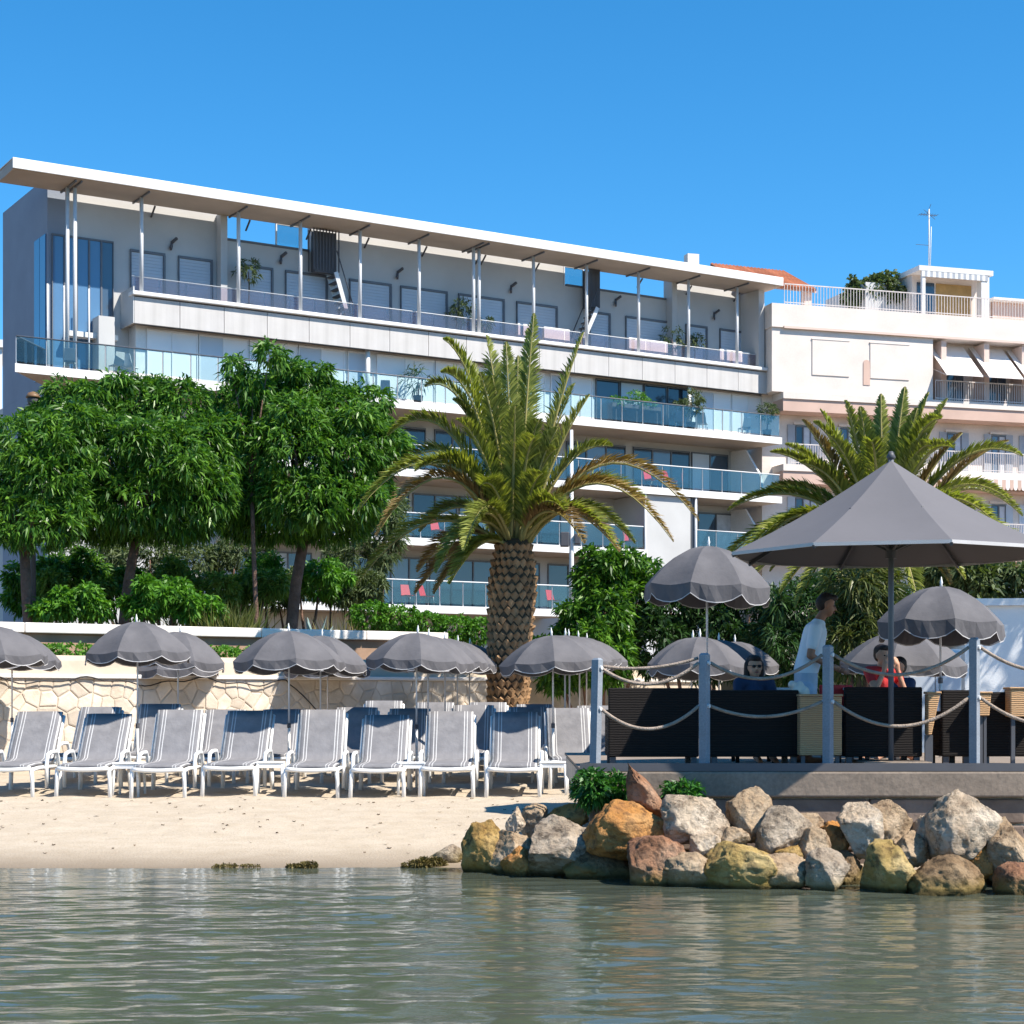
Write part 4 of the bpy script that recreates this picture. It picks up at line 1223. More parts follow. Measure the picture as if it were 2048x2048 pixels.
tips2 = [(1604, 818, -.3, -.02), (1640, 800, .3, .02), (1690, 785, -.4, .02), (1762, 778, .2, .02), (1810, 762, -.2, 0), (1858, 768, .2, 0), (1896, 775, .4, 0.0), (1925, 845, -.2, .0), (2018, 850, .3, 0.0), (1570, 865, .2, .08), (1540, 875, -.3, .10), (1455, 985, 0, .2), (1520, 960, .6, .2),
         (1500, 1130, -.6, .25), (1560, 1160, -.8, .25), (1480, 1090, .4, .28), (1950, 1000, .3, .2), (2010, 1080, 0, .25), (1640, 1150, -1.4, .25), (1900, 1150, -1.0, .25), (1720, 800, -.6, .02), (1835, 800, -.8, .02), (1740, 830, .8, .05), (1660, 850, -.9, .08), (1600, 900, -.8, .12), (1590, 1190, -1.0, .35), (1680, 1210, -1.6, .4), (1840, 1200, -1.4, .4), (1540, 1120, .2, .34), (1930, 1140, -.4, .34), (1745, 1215, -1.9, .42)]
palm(1755, 28.0, 0.4, 1105, tips2, 'date palm rising behind the large flat-topped umbrella', 16, 41, trunk_w=(0.3, 0.3, 0.32, 0.34, 0.25), boots=False, dry=(0, 7, 8, 17, 19), ll=0.42)
# lamp beside the trees and the white mast in the garden
M_BRONZE = M('lamp_bronze', (0.20, 0.115, 0.06), 0.5, 0.2, 4)
c = at(66, 800, 38.2)
lp = empty('street_lamp', (c.x, c.y, 2.45), 0, 'brown street lamp head poking above the leftmost tree', 'street lamp')
hh = c.z - 2.45
MB().tube([(0, 0, 0), (0, 0, hh - 0.12)], [0.07, 0.045], 10).build('post', M_DARKSTEEL, lp, True)
MB().lathe([(0.04, hh - 0.16), (0.10, hh - 0.1), (0.13, hh), (0.12, hh + 0.04)], 14).build('lantern', M_DARKSTEEL, lp, True)
MB().lathe([(0.15, hh + 0.042), (0.15, hh + 0.08), (0.10, hh + 0.15), (0.01, hh + 0.18)], 14).build('cap', M_BRONZE, lp, True)
c = at(1143, 860, 45)
ms = empty('white_mast', (c.x, c.y, 2.45), 0, 'thin white mast with two black floodlights behind the palm', 'mast')
hh = c.z - 2.45
MB().tube([(0, 0, 0), (0, 0, hh * .45), (0, 0, hh)], [0.075, 0.06, 0.04], 10).build('pole', M_WHITE, ms, True)
zz = at(0, 1076, 45).z - 2.45
MB().box(-0.28, -0.06, -0.15, 0.1, zz - 0.22, zz + 0.14).build('floodlight', M_DARKSTEEL, ms, bevel=0.02)
MB().box(0.07, 0.22, -0.12, 0.1, zz - 0.16, zz + 0.1).build('floodlight', M_DARKSTEEL, ms, bevel=0.02)

# ------------------------------------------------------------------ beach umbrellas
t = NT('umbrella_cloth')
wv = t.noise(2.2, 4)
c = t.ramp(wv, [(0.3, (0.110, 0.106, 0.114)), (0.7, (0.165, 0.158, 0.166))])
t.l.new(c, t.b.inputs['Base Color']); t.b.inputs['Roughness'].default_value = 0.85; t.b.inputs['Specular IOR Level'].default_value = 0.15
t.bump(t.noise(5, 3), 0.25, 0.05)
tr = t.new('ShaderNodeBsdfTranslucent'); tr.inputs['Color'].default_value = (0.07, 0.07, 0.08, 1)
mx = t.new('ShaderNodeMixShader'); mx.inputs[0].default_value = 0.12
t.l.new(t.b.outputs[0], mx.inputs[1]); t.l.new(tr.outputs[0], mx.inputs[2]); t.l.new(mx.outputs[0], t.out.inputs['Surface'])
M_CLOTH = t.m
M_PIPING = M('white_piping', (0.52, 0.50, 0.50), 0.8, 0.08, 3)
M_POLE = M('umbrella_pole', (0.60, 0.60, 0.62), 0.4, 0.06, 3, metal=0.2)
M_PLASTIC = M('white_plastic', (0.80, 0.79, 0.77), 0.4, 0.05, 2.5, spec=0.45)

def canopy_mesh(R, rise, val, seed):
    """eight cloth panels, convex profile, hanging scalloped valance; returns canopy, valance, piping"""
    rr = random.Random(seed)
    NP, SUB, RING = 8, 6, 7
    n = NP * SUB
    pr = [(0.0, rise), (0.14, rise * 0.985), (0.34, rise * 0.89), (0.55, rise * 0.70), (0.75, rise * 0.44), (0.9, rise * 0.19), (1.0, 0.0)]
    m = MB()
    ph = rr.uniform(0, 6.28)
    def rad(k):
        f = (k % SUB) / SUB
        a = math.pi / NP * (2 * f - 1)
        chord = math.cos(math.pi / NP) / math.cos(a)
        return chord
    for pnl in range(NP):
        b0 = len(m.v)
        for i, (r, z) in enumerate(pr):
            for k in range(SUB + 1):
                kk = pnl * SUB + k
                t_ = 2 * math.pi * kk / n + ph
                f = k / SUB; sag = math.sin(math.pi * f)
                rk = R * r * rad(kk)
                m.v.append((rk * math.cos(t_), rk * math.sin(t_), z - 0.03 * sag * r * rise / 0.45))
        for i in range(len(pr) - 1):
            for k in range(SUB):
                a = b0 + i * (SUB + 1) + k; b = a + SUB + 1
                if i == 0: m.face((a, b, b + 1))
                else: m.face((a, b, b + 1, a + 1))
    v = MB(); p = MB()
    ring = []
    for k in range(n):
        t_ = 2 * math.pi * k / n + ph
        f = (k % SUB) / SUB; sag = math.sin(math.pi * f)
        rk = R * rad(k)
        z0 = -0.03 * sag * rise / 0.45
        drop = val * (0.62 + 0.38 * sag ** 0.5)
        w = 1.0 + 0.02 * math.sin(k * 1.7 + seed) + 0.012 * math.sin(k * 0.9)
        ring.append(((rk * math.cos(t_), rk * math.sin(t_), z0), (rk * w * math.cos(t_), rk * w * math.sin(t_), z0 - drop)))
    for k in range(n):
        a, b_ = ring[k], ring[(k + 1) % n]
        v.quad(a[0], a[1], b_[1], b_[0])
        q = [Vector(a[1]), Vector(b_[1])]
        o1 = Vector((a[1][0], a[1][1], 0)).normalized() * 0.006; o2 = Vector((b_[1][0], b_[1][1], 0)).normalized() * 0.006
        p.quad(q[0] + o1, q[0] + o1 + Vector((0, 0, -0.012)), q[1] + o2 + Vector((0, 0, -0.012)), q[1] + o2)
    me = m.mesh('canopy', M_CLOTH, True)
    return me, v.mesh('valance', M_CLOTH), p.mesh('piping', M_PIPING), ph

CAN = {}
def umbrella(px, d, top_y, label, group, R=0.82, rise=0.46, val=0.13, ground=None, seed=1, tilt=(0, 0), rim_h=None):
    key = (round(R, 2), round(rise, 2), seed % 3)
    if key not in CAN: CAN[key] = canopy_mesh(R, rise, val, seed)
    can, va, pi_, ph = CAN[key]
    top = at(px, top_y, d)
    gz = sandz(top.x, d) if ground is None else ground
    root = empty('beach_umbrella', (top.x, d, gz - 0.03), 0, label, 'umbrella', group)
    H = top.z - gz + 0.03
    z0 = H - 0.12 - rise
    head = empty('canopy_head', (0, 0, z0)); head.parent = root; rt_ = random.Random(int(px) + int(d * 10)); head.rotation_euler = (tilt[0] + rt_.uniform(-0.04, 0.04), tilt[1] + rt_.uniform(-0.05, 0.05), rt_.uniform(0, 0.8))
    link('canopy', can, None, head); link('valance', va, None, head); link('piping', pi_, None, head)
    m = MB()
    for k in range(8):
        a = 2 * math.pi * k / 8 + ph
        m.bar((0, 0, rise * 0.55), (R * 0.62 * math.cos(a), R * 0.62 * math.sin(a), rise * 0.60), 0.012, 0.012)
    m.build('ribs', M_DARKSTEEL, head)
    m = MB(); m.lathe([(0.022, rise - 0.01), (0.014, rise + 0.03), (0.02, rise + 0.05), (0.009, rise + 0.09), (0.003, rise + 0.12)], 8); m.build('finial', M_PLASTIC, head, True)
    m = MB(); m.tube([(0, 0, 0), (0, 0, 0.95)], 0.021, 8); m.build('lower_pole', M_PLASTIC, root, True)
    m = MB(); m.tube([(0, 0, 0.94), (0, 0, z0 + rise - 0.02)], 0.014, 8); m.build('upper_pole', M_POLE, root, True)
    m = MB(); m.lathe([(0.03, 0.92), (0.03, 0.99)], 8); m.build('clamp', M_DARKSTEEL, root)
    return root

GB = 'grey umbrellas over the sun loungers'
umbrella(-14, 27.1, 1236, 'grey scalloped beach umbrella cut off by the left edge, front row', GB, seed=1)
umbrella(24, 30.0, 1250, 'grey beach umbrella at the left edge, behind the cut-off one', GB, seed=2)
umbrella(275, 27.1, 1228, 'largest front-row grey beach umbrella, over the second and third loungers', GB, R=0.82, rise=0.47, seed=3)
umbrella(356, 30.0, 1249, 'grey umbrella half hidden behind the largest front-row one', GB, seed=1, tilt=(0.03, 0.05))
umbrella(352, 33.0, 1275, 'hindmost grey umbrella behind the largest front-row one, near the wall', GB, seed=2)
umbrella(655, 34.2, 1278, 'hindmost grey umbrella in the line below the leaning trunk, near the wall', GB, seed=1)
umbrella(578, 27.1, 1246, 'front-row grey umbrella below the dark leaning tree trunk', GB, R=0.84, seed=2, tilt=(0.0, 0.05))
umbrella(641, 30.0, 1257, 'grey umbrella half hidden behind the one below the leaning trunk', GB, seed=3, tilt=(0, 0.06))
umbrella(833, 27.1, 1250, 'front-row grey umbrella left of the palm trunk', GB, R=0.76, rise=0.42, seed=1)
umbrella(856, 29.3, 1257, 'second umbrella in the line left of the palm trunk', GB, R=0.76, rise=0.42, seed=2)
umbrella(890, 31.4, 1263, 'third umbrella in the line left of the palm trunk', GB, R=0.74, rise=0.42, seed=3)
umbrella(915, 33.4, 1270, 'fourth umbrella in the line left of the palm trunk', GB, R=0.74, rise=0.42, seed=1)
umbrella(939, 35.0, 1276, 'hindmost umbrella in the line left of the palm trunk', GB, R=0.72, rise=0.42, seed=2)
umbrella(1106, 27.1, 1255, 'front-row grey umbrella right of the palm trunk, beside the first rope post', GB, R=0.82, rise=0.42, seed=3)
umbrella(1130, 29.3, 1256, 'second umbrella in the line right of the palm trunk', GB, R=0.80, rise=0.42, seed=1)
umbrella(1139, 31.2, 1258, 'third umbrella in the line right of the palm trunk', GB, R=0.80, rise=0.42, seed=2)
umbrella(1159, 33.0, 1261, 'fourth umbrella in the line right of the palm trunk', GB, R=0.80, rise=0.42, seed=3)
umbrella(1173, 34.6, 1266, 'hindmost umbrella in the line right of the palm trunk', GB, R=0.80, rise=0.42, seed=1)
GC = 'grey umbrellas behind the deck'
umbrella(1399, 25.5, 1257, 'grey umbrella behind the second rope post, nearest of its line', GC, R=0.72, rise=0.42, seed=2)
umbrella(1383, 27.3, 1260, 'grey umbrella behind the second rope post, second of its line', GC, R=0.72, rise=0.42, seed=3)
umbrella(1438, 28.6, 1265, 'grey umbrella behind the seated woman with sunglasses', GC, R=0.74, rise=0.42, seed=1)
umbrella(1470, 30.0, 1269, 'hindmost grey umbrella behind the seated woman', GC, R=0.74, rise=0.40, seed=2)

# ------------------------------------------------------------------ sun loungers
t = NT('lounger_cloth')
ox = t.sep(t.tc())[0]
ax = t.math('ABSOLUTE', ox)
def band(c0, hw):
    return t.math('LESS_THAN', t.math('ABSOLUTE', t.math('SUBTRACT', ax, c0)), hw)
st_ = t.math('MAXIMUM', t.math('MAXIMUM', band(0.195, 0.006), band(0.235, 0.006)), band(0.305, 0.012))
base = t.ramp(t.noise(5, 4), [(0.3, (0.175, 0.17, 0.178)), (0.7, (0.235, 0.228, 0.236))])
c = t.mix(t.math('MULTIPLY', st_, 0.8), base, (0.60, 0.59, 0.58))
t.l.new(c, t.b.inputs['Base Color']); t.b.inputs['Roughness'].default_value = 0.9; t.b.inputs['Specular IOR Level'].default_value = 0.1
t.bump(t.noise(7, 4), 0.35, 0.05)
M_LCLOTH = t.m

def make_lounger(deg=52):
    """local: foot end at y = 0 facing the camera (-y), back raised at y = 1.2 .. 1.65"""
    root = empty('sun_lounger')
    W, hs = 0.68, 0.36
    # side rails with drooping foot rail
    for s in (-1, 1):
        m = MB(); m.tube([(s * W / 2, 0.0, hs - 0.015), (s * W / 2, 0.35, hs), (s * W / 2, 1.9, hs - 0.02)], [0.03, 0.03, 0.028], 8); m.build('side_rail', M_PLASTIC, root, True)
    m = MB(); pts = [(-W / 2 + W * k / 8, -0.02 - 0.02 * math.sin(math.pi * k / 8), hs + 0.005 - 0.018 * math.sin(math.pi * k / 8)) for k in range(9)]
    m.tube(pts, 0.03, 8); m.build('foot_rail', M_PLASTIC, root, True)
    for s in (-1, 1):
        m = MB(); m.tube([(s * W / 2, 0.0, hs), (s * (W / 2 + 0.012), 0.01, hs * 0.55), (s * (W / 2 + 0.02), 0.0, -0.08)], [0.033, 0.026, 0.030], 8); m.build('leg', M_PLASTIC, root, True)
        m = MB(); m.tube([(s * W / 2, 1.45, hs), (s * (W / 2 + 0.02), 1.47, -0.08)], [0.033, 0.03], 8); m.build('leg', M_PLASTIC, root, True)
    for s in (-1, 1):
        m = MB(); x = s * (W / 2 + 0.045)
        m.tube([(x, 0.62, hs - 0.28), (x, 0.60, hs + 0.02), (x, 0.66, hs + 0.17), (x, 0.85, hs + 0.20), (x, 1.12, hs + 0.20), (x, 1.22, hs + 0.12), (x, 1.24, hs - 0.1)], 0.028, 8)
        m.build('armrest', M_PLASTIC, root, True)
    # seat slats
    sm = MB().box(-W / 2 + 0.03, W / 2 - 0.03, -0.035, 0.035, -0.01, 0.01).mesh('slat', M_PLASTIC)
    for k in range(9):
        o = link('slat', sm, None, root); o.location = (0, 0.08 + k * 0.13, hs)
    # cushion following seat and raised back
    prof = [(0.0, hs + 0.035), (0.3, hs + 0.05), (0.7, hs + 0.05), (1.05, hs + 0.055), (1.2, hs + 0.09)]
    ang = math.radians(deg)
    for k in range(1, 7):
        L = 0.138 * k + 0.01
        prof.append((1.2 + L * math.cos(ang), hs + 0.09 + L * math.sin(ang) + 0.012 * math.sin(k)))
    def pad(profp, name, th=0.045):
        m = MB(); nx = 8
        n = len(profp)
        for side in (0, 1):
            for i, (y, z) in enumerate(profp):
                a = profp[min(i + 1, n - 1)]; b_ = profp[max(i - 1, 0)]
                dy, dz = a[0] - b_[0], a[1] - b_[1]; l = math.hypot(dy, dz)
                ny, nz = -dz / l, dy / l
                for k in range(nx + 1):
                    f = k / nx; e = 1 - abs(2 * f - 1) ** 6
                    off = th * (0.5 if side == 0 else -0.5) * (0.55 + 0.45 * e)
                    m.v.append(((f - 0.5) * (W - 0.03), y + ny * off, z + nz * off))
        w1 = nx + 1; h = n * w1
        for i in range(n - 1):
            for k in range(nx):
                a = i * w1 + k
                m.face((a, a + 1, a + 1 + w1, a + w1)); m.face((h + a, h + a + w1, h + a + 1 + w1, h + a + 1))
        for k in range(nx):
            m.face((k, h + k, h + k + 1, k + 1)); a = (n - 1) * w1 + k; m.face((a, a + 1, h + a + 1, h + a))
        for i in range(n - 1):
            a = i * w1; m.face((a, a + w1, h + a + w1, h + a)); a = i * w1 + nx; m.face((a, h + a, h + a + w1, a + w1))
        return m.build(name, M_LCLOTH, root, True)
    pad(prof, 'cushion')
    # plastic back panel behind the cushion
    m = MB()
    bk = lambda L, o: (1.2 + L * math.cos(ang) + o * math.sin(ang), hs + 0.09 + L * math.sin(ang) - o * math.cos(ang))
    for s in (-1, 1):
        p0_, p1_ = bk(-0.04, 0.05), bk(0.80, 0.05)
        m.tube([(s * (W / 2 - 0.002), p0_[0], p0_[1]), (s * (W / 2 - 0.002), p1_[0], p1_[1])], 0.024, 7)
    for L_ in (0.80, 0.4):
        p1_ = bk(L_, 0.055)
        m.tube([(-W / 2, p1_[0], p1_[1]), (W / 2, p1_[0], p1_[1])], 0.022, 7)
    m.build('back_frame', M_PLASTIC, root, True)
    p1_ = bk(0.45, 0.09); m = MB(); m.bar((0, p1_[0], p1_[1]), (0, p1_[0] + 0.25, hs - 0.02), 0.4, 0.03); m.build('prop', M_PLASTIC, root)
    return root
LPS = [make_lounger(d_) for d_ in (52, 48, 56)]
lp_used = [False] * 3
ORD = ['first', 'second', 'third', 'fourth', 'fifth', 'sixth', 'seventh', 'eighth']
xs_front = [12, 168, 318, 456, 622, 755, 893, 1026]
lp_pick = random.Random(6)
rl = random.Random(9)
def put_lounger(X, Y, label, group, rz=0.0, sc_=1.0):
    v = lp_pick.choice((0, 0, 1, 2)) if all(lp_used) else lp_used.index(False)
    o = LPS[v] if not lp_used[v] else copy_tree(LPS[v])
    lp_used[v] = True
    o.location = (X, Y, sandz(X, Y + 0.2) + 0.015); o.rotation_euler = (0, 0, rz); o.scale = (sc_, sc_, sc_)
    tag(o, label, 'sun lounger', group)
    return o
FX = [(x - 1024) * 25.1 / FPX for x in xs_front]
for i, X in enumerate(FX):
    lab = 'white lounger with grey striped cushion, %s from the left in the front row' % ORD[i]
    if i == 0: lab = 'white lounger with grey striped cushion, cut off by the left edge, front row'
    if i == 7: lab = 'white lounger with grey striped cushion, rightmost of the front row'
    put_lounger(X, 25.1 + rl.uniform(-.08, .08), lab, 'front row of sun loungers', rl.uniform(-.03, .03), 1.04)
for i, X in enumerate(FX):
    if i == 7: continue
    put_lounger(X + 0.22, 28.0 + rl.uniform(-.1, .1), 'second-row grey striped lounger behind the %s front lounger from the left' % ORD[i], 'second row of sun loungers', rl.uniform(-.04, .04), 1.04)
put_lounger(FX[7] + 0.3, 28.0, 'second-row grey striped lounger behind the rightmost front lounger', 'second row of sun loungers', 0.02, 1.04)
for i in (4, 5, 6, 7):
    put_lounger(FX[i] + 0.45, 30.9, 'third-row grey striped lounger behind the %s front lounger from the left' % ORD[i], 'third row of sun loungers', rl.uniform(-.04, .04), 1.04)
put_lounger((1150 - 1024) * 26.6 / FPX, 26.5, 'grey striped lounger back just left of the first rope post', 'loungers beside the deck', 0.03, 1.04)
put_lounger((1200 - 1024) * 27.2 / FPX, 27.2, 'grey striped lounger back right of the first rope post', 'loungers beside the deck', -0.03, 1.04)

# white plastic side tables between the loungers
def make_table():
    root = empty('side_table')
    MB().box(-0.2, 0.2, -0.2, 0.2, 0.43, 0.455).build('table_top', M_PLASTIC, root, bevel=0.012)
    for sx in (-1, 1):
        for sy in (-1, 1):
            m = MB(); m.tube([(sx * 0.17, sy * 0.17, 0.43), (sx * 0.185, sy * 0.185, -0.06)], [0.026, 0.018], 8); m.build('leg', M_PLASTIC, root, True)
    m = MB()
    for s in (-1, 1):
        m.box(-0.17, 0.17, s * 0.18 - 0.008, s * 0.18 + 0.008, 0.37, 0.428); m.box(s * 0.18 - 0.008, s * 0.18 + 0.008, -0.165, 0.165, 0.37, 0.427)
    m.build('apron', M_PLASTIC, root)
    return root
TB = make_table(); tf = True
for px, d, lab in ((258, 25.55, 'white plastic side table between the second and third front loungers'), (541, 25.55, 'white plastic side table between the fourth and fifth front loungers'),
                   (822, 25.55, 'white plastic side table between the sixth and seventh front loungers'), (1108, 25.5, 'white plastic side table right of the last front lounger'),
                   (1088, 28.3, 'white plastic side table in the second row near the palm')):
    o = TB if tf else copy_tree(TB); tf = False
    X = (px - 1024) * d / FPX; o.location = (X, d, sandz(X, d) + 0.01); o.rotation_euler = (0, 0, rl.uniform(-.1, .1))
    tag(o, lab, 'side table', 'white side tables on the sand')

# ------------------------------------------------------------------ deck terrace
DY = 18.2; DZ = 1.03
DX0 = at(1160, 0, DY).x
M_CONC = M('grey_concrete', (0.27, 0.215, 0.17), 0.9, 0.22, 1.8, bump=0.5, bscale=10, fine=0.25)
M_BLOCK = M('brown_block', (0.20, 0.15, 0.12), 0.95, 0.3, 2.5, bump=0.8, bscale=9, rand=0.2)
M_DECKW = M('deck_board', (0.26, 0.21, 0.17), 0.8, 0.2, 3)
dk = empty('terrace_deck', (DX0, DY, 0), 0, 'raised restaurant deck on a grey concrete kerb above the boulders', 'deck')
MB().box(-0.03, 9.0, 0.0, 0.5, DZ - 0.29, DZ - 0.03).build('concrete_kerb', M_CONC, dk, bevel=0.02)
MB().box(0.12, 9.0, 0.14, 0.5, -0.6, DZ - 0.292).build('base_wall', M_MORTAR, dk)
rb = random.Random(8)
for row in range(4):
    x = 0.10 - 0.3 * (row % 2)
    z0 = DZ - 0.30 - 0.27 * (row + 1)
    while x < 8.8:
        w = rb.uniform(0.55, 1.0)
        x2 = x + w
        if x2 > 0.3:
            MB().box(max(x, 0.08), x2 - 0.025, 0.06 + rb.uniform(0, 0.02), 0.138, z0 + 0.012, z0 + 0.258).build('block', M_BLOCK, dk, bevel=0.015)
        x = x2
MB().box(0.02, 9.0, 0.5, 5.4, DZ - 0.3, DZ - 0.06).build('substructure', M_MORTAR, dk)
bm_ = MB().box(0.0, 8.98, 0.0, 0.135, -0.028, 0.0).mesh('board', M_DECKW)
for k in range(37):
    o = link('board', bm_, None, dk); o.location = (0.0, 0.03 + 0.143 * k, DZ)
MB().box(0.0, 9.0, 0.012, 0.025, DZ - 0.026, DZ + 0.055).build('edge_rail', M_DARKSTEEL, dk)

M_POST = M('blue_grey_paint', (0.27, 0.30, 0.345), 0.5, 0.12, 4, fine=0.2, bump=0.15)
M_ROPE = M('rope', (0.34, 0.27, 0.22), 0.95, 0.25, 10, bump=0.9, bscale=60)
posts = [(1190, 1316, 0.03), (1409, 1306, 0), (1656, 1290, 0), (1949, 1275, 0), (2250, 1270, 0)]
ptops = []
labs = ['leftmost blue-grey square rope post on the deck edge, slightly leaning', 'second blue-grey rope post from the left on the deck edge', 'third rope post, its right face bright white in the sun', 'rope post nearest the right edge, in front of the white hut', 'rope post just outside the right edge']
for k, (px, ty, ln) in enumerate(posts):
    X = (px - 1024) * (DY + 0.12) / FPX
    H = EYE + (HOR - ty) * (DY + 0.12) / FPX - DZ
    root = empty('rope_post', (X, DY + 0.12, DZ), math.radians(-38), labs[k], 'post', 'rope posts along the deck edge')
    m = MB(); w = 0.041
    m.v += [(-w, -w, 0), (w, -w, 0), (w, w, 0), (-w, w, 0)] + [(-w + ln, -w, H - 0.02), (w + ln, -w, H - 0.02), (w + ln, w, H - 0.02), (-w + ln, w, H - 0.02)] + [(-w * .6 + ln, -w * .6, H), (w * .6 + ln, -w * .6, H), (w * .6 + ln, w * .6, H), (-w * .6 + ln, w * .6, H)]
    m.face((3, 2, 1, 0)); m.face((8, 9, 10, 11))
    for b in (0, 4):
        for i in range(4):
            j = (i + 1) % 4; m.face((b + i, b + j, b + 4 + j, b + 4 + i))
    m.build('shaft', M_POST, root)
    MB().box(-0.075, 0.075, -0.075, 0.075, 0.0, 0.012).build('foot_plate', M_DARKSTEEL, root)
    for hz in (H - 0.10, H * 0.54):
        m = MB(); m.tube([(ln * hz / H - 0.062, 0, hz), (ln * hz / H + 0.062, 0, hz)], 0.022, 8); m.build('rope_eye', M_STEEL, root)
    ptops.append((X, H, ln))
def rope(a, b_, sag, label, r=0.018):
    a, b_ = Vector(a), Vector(b_)
    pts = []
    for k in range(25):
        f = k / 24; p = a.lerp(b_, f); p.z -= sag * 4 * f * (1 - f); pts.append(p)
    m = MB(); m.tube(pts, r, 8)
    tag(m.build('rope', M_ROPE, smooth=True), label, 'rope', 'ropes between the deck posts')
nm = ['first and second', 'second and third', 'third and fourth', 'fourth and the off-screen fifth']
for k in range(4):
    (xa, ha, la), (xb, hb, lb) = ptops[k], ptops[k + 1]
    y = DY + 0.12
    rope((xa + 0.06, y, DZ + ha - 0.10), (xb - 0.06, y, DZ + hb - 0.10), [0.19, 0.20, 0.24, 0.26][k], 'upper sagging rope between the %s deck posts' % nm[k])
    rope((xa + 0.06, y, DZ + ha * 0.54), (xb - 0.06, y, DZ + hb * 0.54), [0.22, 0.13, 0.27, 0.28][k], 'lower sagging rope between the %s deck posts' % nm[k])
(xa, ha, la), (xb, hb, lb) = ptops[0], ptops[1]
rope((xa + 0.06, DY + 0.16, DZ + ha - 0.08), (xb - 0.06, DY + 0.16, DZ + hb - 0.05), 0.06, 'second, tighter rope above the upper rope at the left end of the deck', 0.016)

# woven sofas seen from behind
t = NT('dark_rattan')
wv = t.new('ShaderNodeTexWave'); wv.wave_type = 'BANDS'; wv.bands_direction = 'Z'; wv.inputs['Scale'].default_value = 18; wv.inputs['Distortion'].default_value = 1.5; wv.inputs['Detail'].default_value = 2
t.l.new(t.tc(), wv.inputs['Vector'])
t.l.new(t.ramp(wv.outputs['Fac'], [(0.0, (0.008, 0.007, 0.007)), (1.0, (0.028, 0.023, 0.021))]), t.b.inputs['Base Color'])
t.b.inputs['Roughness'].default_value = 0.8; t.b.inputs['Specular IOR Level'].default_value = 0.15; t.bump(wv.outputs['Fac'], 0.6, 0.01)
M_RATTAN = t.m
t = NT('tan_wicker')
wv = t.new('ShaderNodeTexWave'); wv.wave_type = 'BANDS'; wv.bands_direction = 'Z'; wv.inputs['Scale'].default_value = 16; wv.inputs['Distortion'].default_value = 2.0; wv.inputs['Detail'].default_value = 2
t.l.new(t.tc(), wv.inputs['Vector'])
t.l.new(t.ramp(wv.outputs['Fac'], [(0.0, (0.44, 0.23, 0.10)), (1.0, (0.62, 0.39, 0.21))]), t.b.inputs['Base Color'])
t.b.inputs['Roughness'].default_value = 0.8; t.bump(wv.outputs['Fac'], 0.5, 0.01)
M_TAN = t.m
M_CUSH = M('seat_cushion', (0.55, 0.53, 0.50), 0.9, 0.06, 2)
def sofa(x0, x1, y_top, d, label, cat='sofa'):
    a, b_ = (x0 - 1024) * d / FPX, (x1 - 1024) * d / FPX
    H = EYE + (HOR - y_top) * d / FPX - DZ
    root = empty('rattan_sofa', ((a + b_) / 2, d, DZ), 0, label, cat, 'dark woven sofas along the deck edge')
    w = (b_ - a) / 2
    MB().box(-w, w, 0.0, 0.09, 0.10, H).build('backrest', M_RATTAN, root, bevel=0.015)
    for s in (-1, 1):
        MB().box(s * w - 0.08 * (s > 0), s * w + 0.08 * (s < 0), 0.092, 0.72, 0.10, H * 0.72).build('armrest', M_RATTAN, root, bevel=0.015)
    MB().box(-w + 0.082, w - 0.082, 0.092, 0.70, 0.10, 0.30).build('seat_base', M_RATTAN, root)
    MB().box(-w + 0.085, w - 0.085, 0.094, 0.71, 0.302, 0.42).build('cushion', M_CUSH, root, bevel=0.03)
    for sx in (-1, 1):
        for yy in (0.03, 0.64):
            MB().box(sx * (w - 0.05) - 0.03, sx * (w - 0.05) + 0.03, yy, yy + 0.06, 0.0, 0.098).build('foot', M_DARKSTEEL, root)
sofa(1217, 1398, 1376, 18.75, 'dark woven sofa between the first and second rope posts')
sofa(1420, 1598, 1380, 18.8, 'dark woven sofa in front of the seated woman')
sofa(1690, 1845, 1374, 18.8, 'dark woven sofa in front of the person in red')
sofa(1884, 1944, 1380, 18.9, 'narrow dark woven armchair left of the right-hand rope post', 'armchair')
sofa(1965, 2110, 1384, 18.9, 'dark woven sofa at the right edge, below the white hut')
def wick(x0, x1, y0, y1, d, label, depth=0.3, taper=0.0):
    a, b_ = (x0 - 1024) * d / FPX, (x1 - 1024) * d / FPX
    z0 = EYE + (HOR - y1) * d / FPX; z1 = EYE + (HOR - y0) * d / FPX
    root = empty('wicker_box', ((a + b_) / 2, d, z0), 0, label, 'wicker box')
    w = (b_ - a) / 2; h = z1 - z0
    m = MB(); m.v += [(-w, 0, 0), (w - taper, 0, 0), (w - taper, depth, 0), (-w, depth, 0), (-w, 0, h), (w, 0, h), (w, depth, h), (-w, depth, h)]
    for q in ((0, 3, 2, 1), (4, 5, 6, 7), (0, 1, 5, 4), (1, 2, 6, 5), (2, 3, 7, 6), (3, 0, 4, 7)): m.face(q)
    m.build('body', M_TAN, root, bevel=0.012)
    MB().box(-w - 0.01, w + 0.01, -0.01, depth + 0.01, h + 0.001, h + 0.025).build('lid_rim', M_TAN, root, bevel=0.006)
    for sx in (-w + 0.02, w - taper - 0.06):
        MB().box(sx, sx + 0.04, 0.04, 0.08, -(z0 - DZ), -0.001).build('foot', M_DARKSTEEL, root)
wick(1600, 1684, 1393, 1511, 18.62, 'tall tan wicker box behind the sunlit rope post')
wick(1856, 1881, 1388, 1470, 18.72, 'narrow tapering tan wicker basket between two dark sofas', 0.16, 0.09)
wick(2021, 2090, 1379, 1434, 18.7, 'tan wicker hamper at the right edge of the deck', 0.25)
wick(1958, 1983, 1388, 1432, 18.75, 'small tan wicker bin right of the right-hand rope post', 0.2, 0.02)

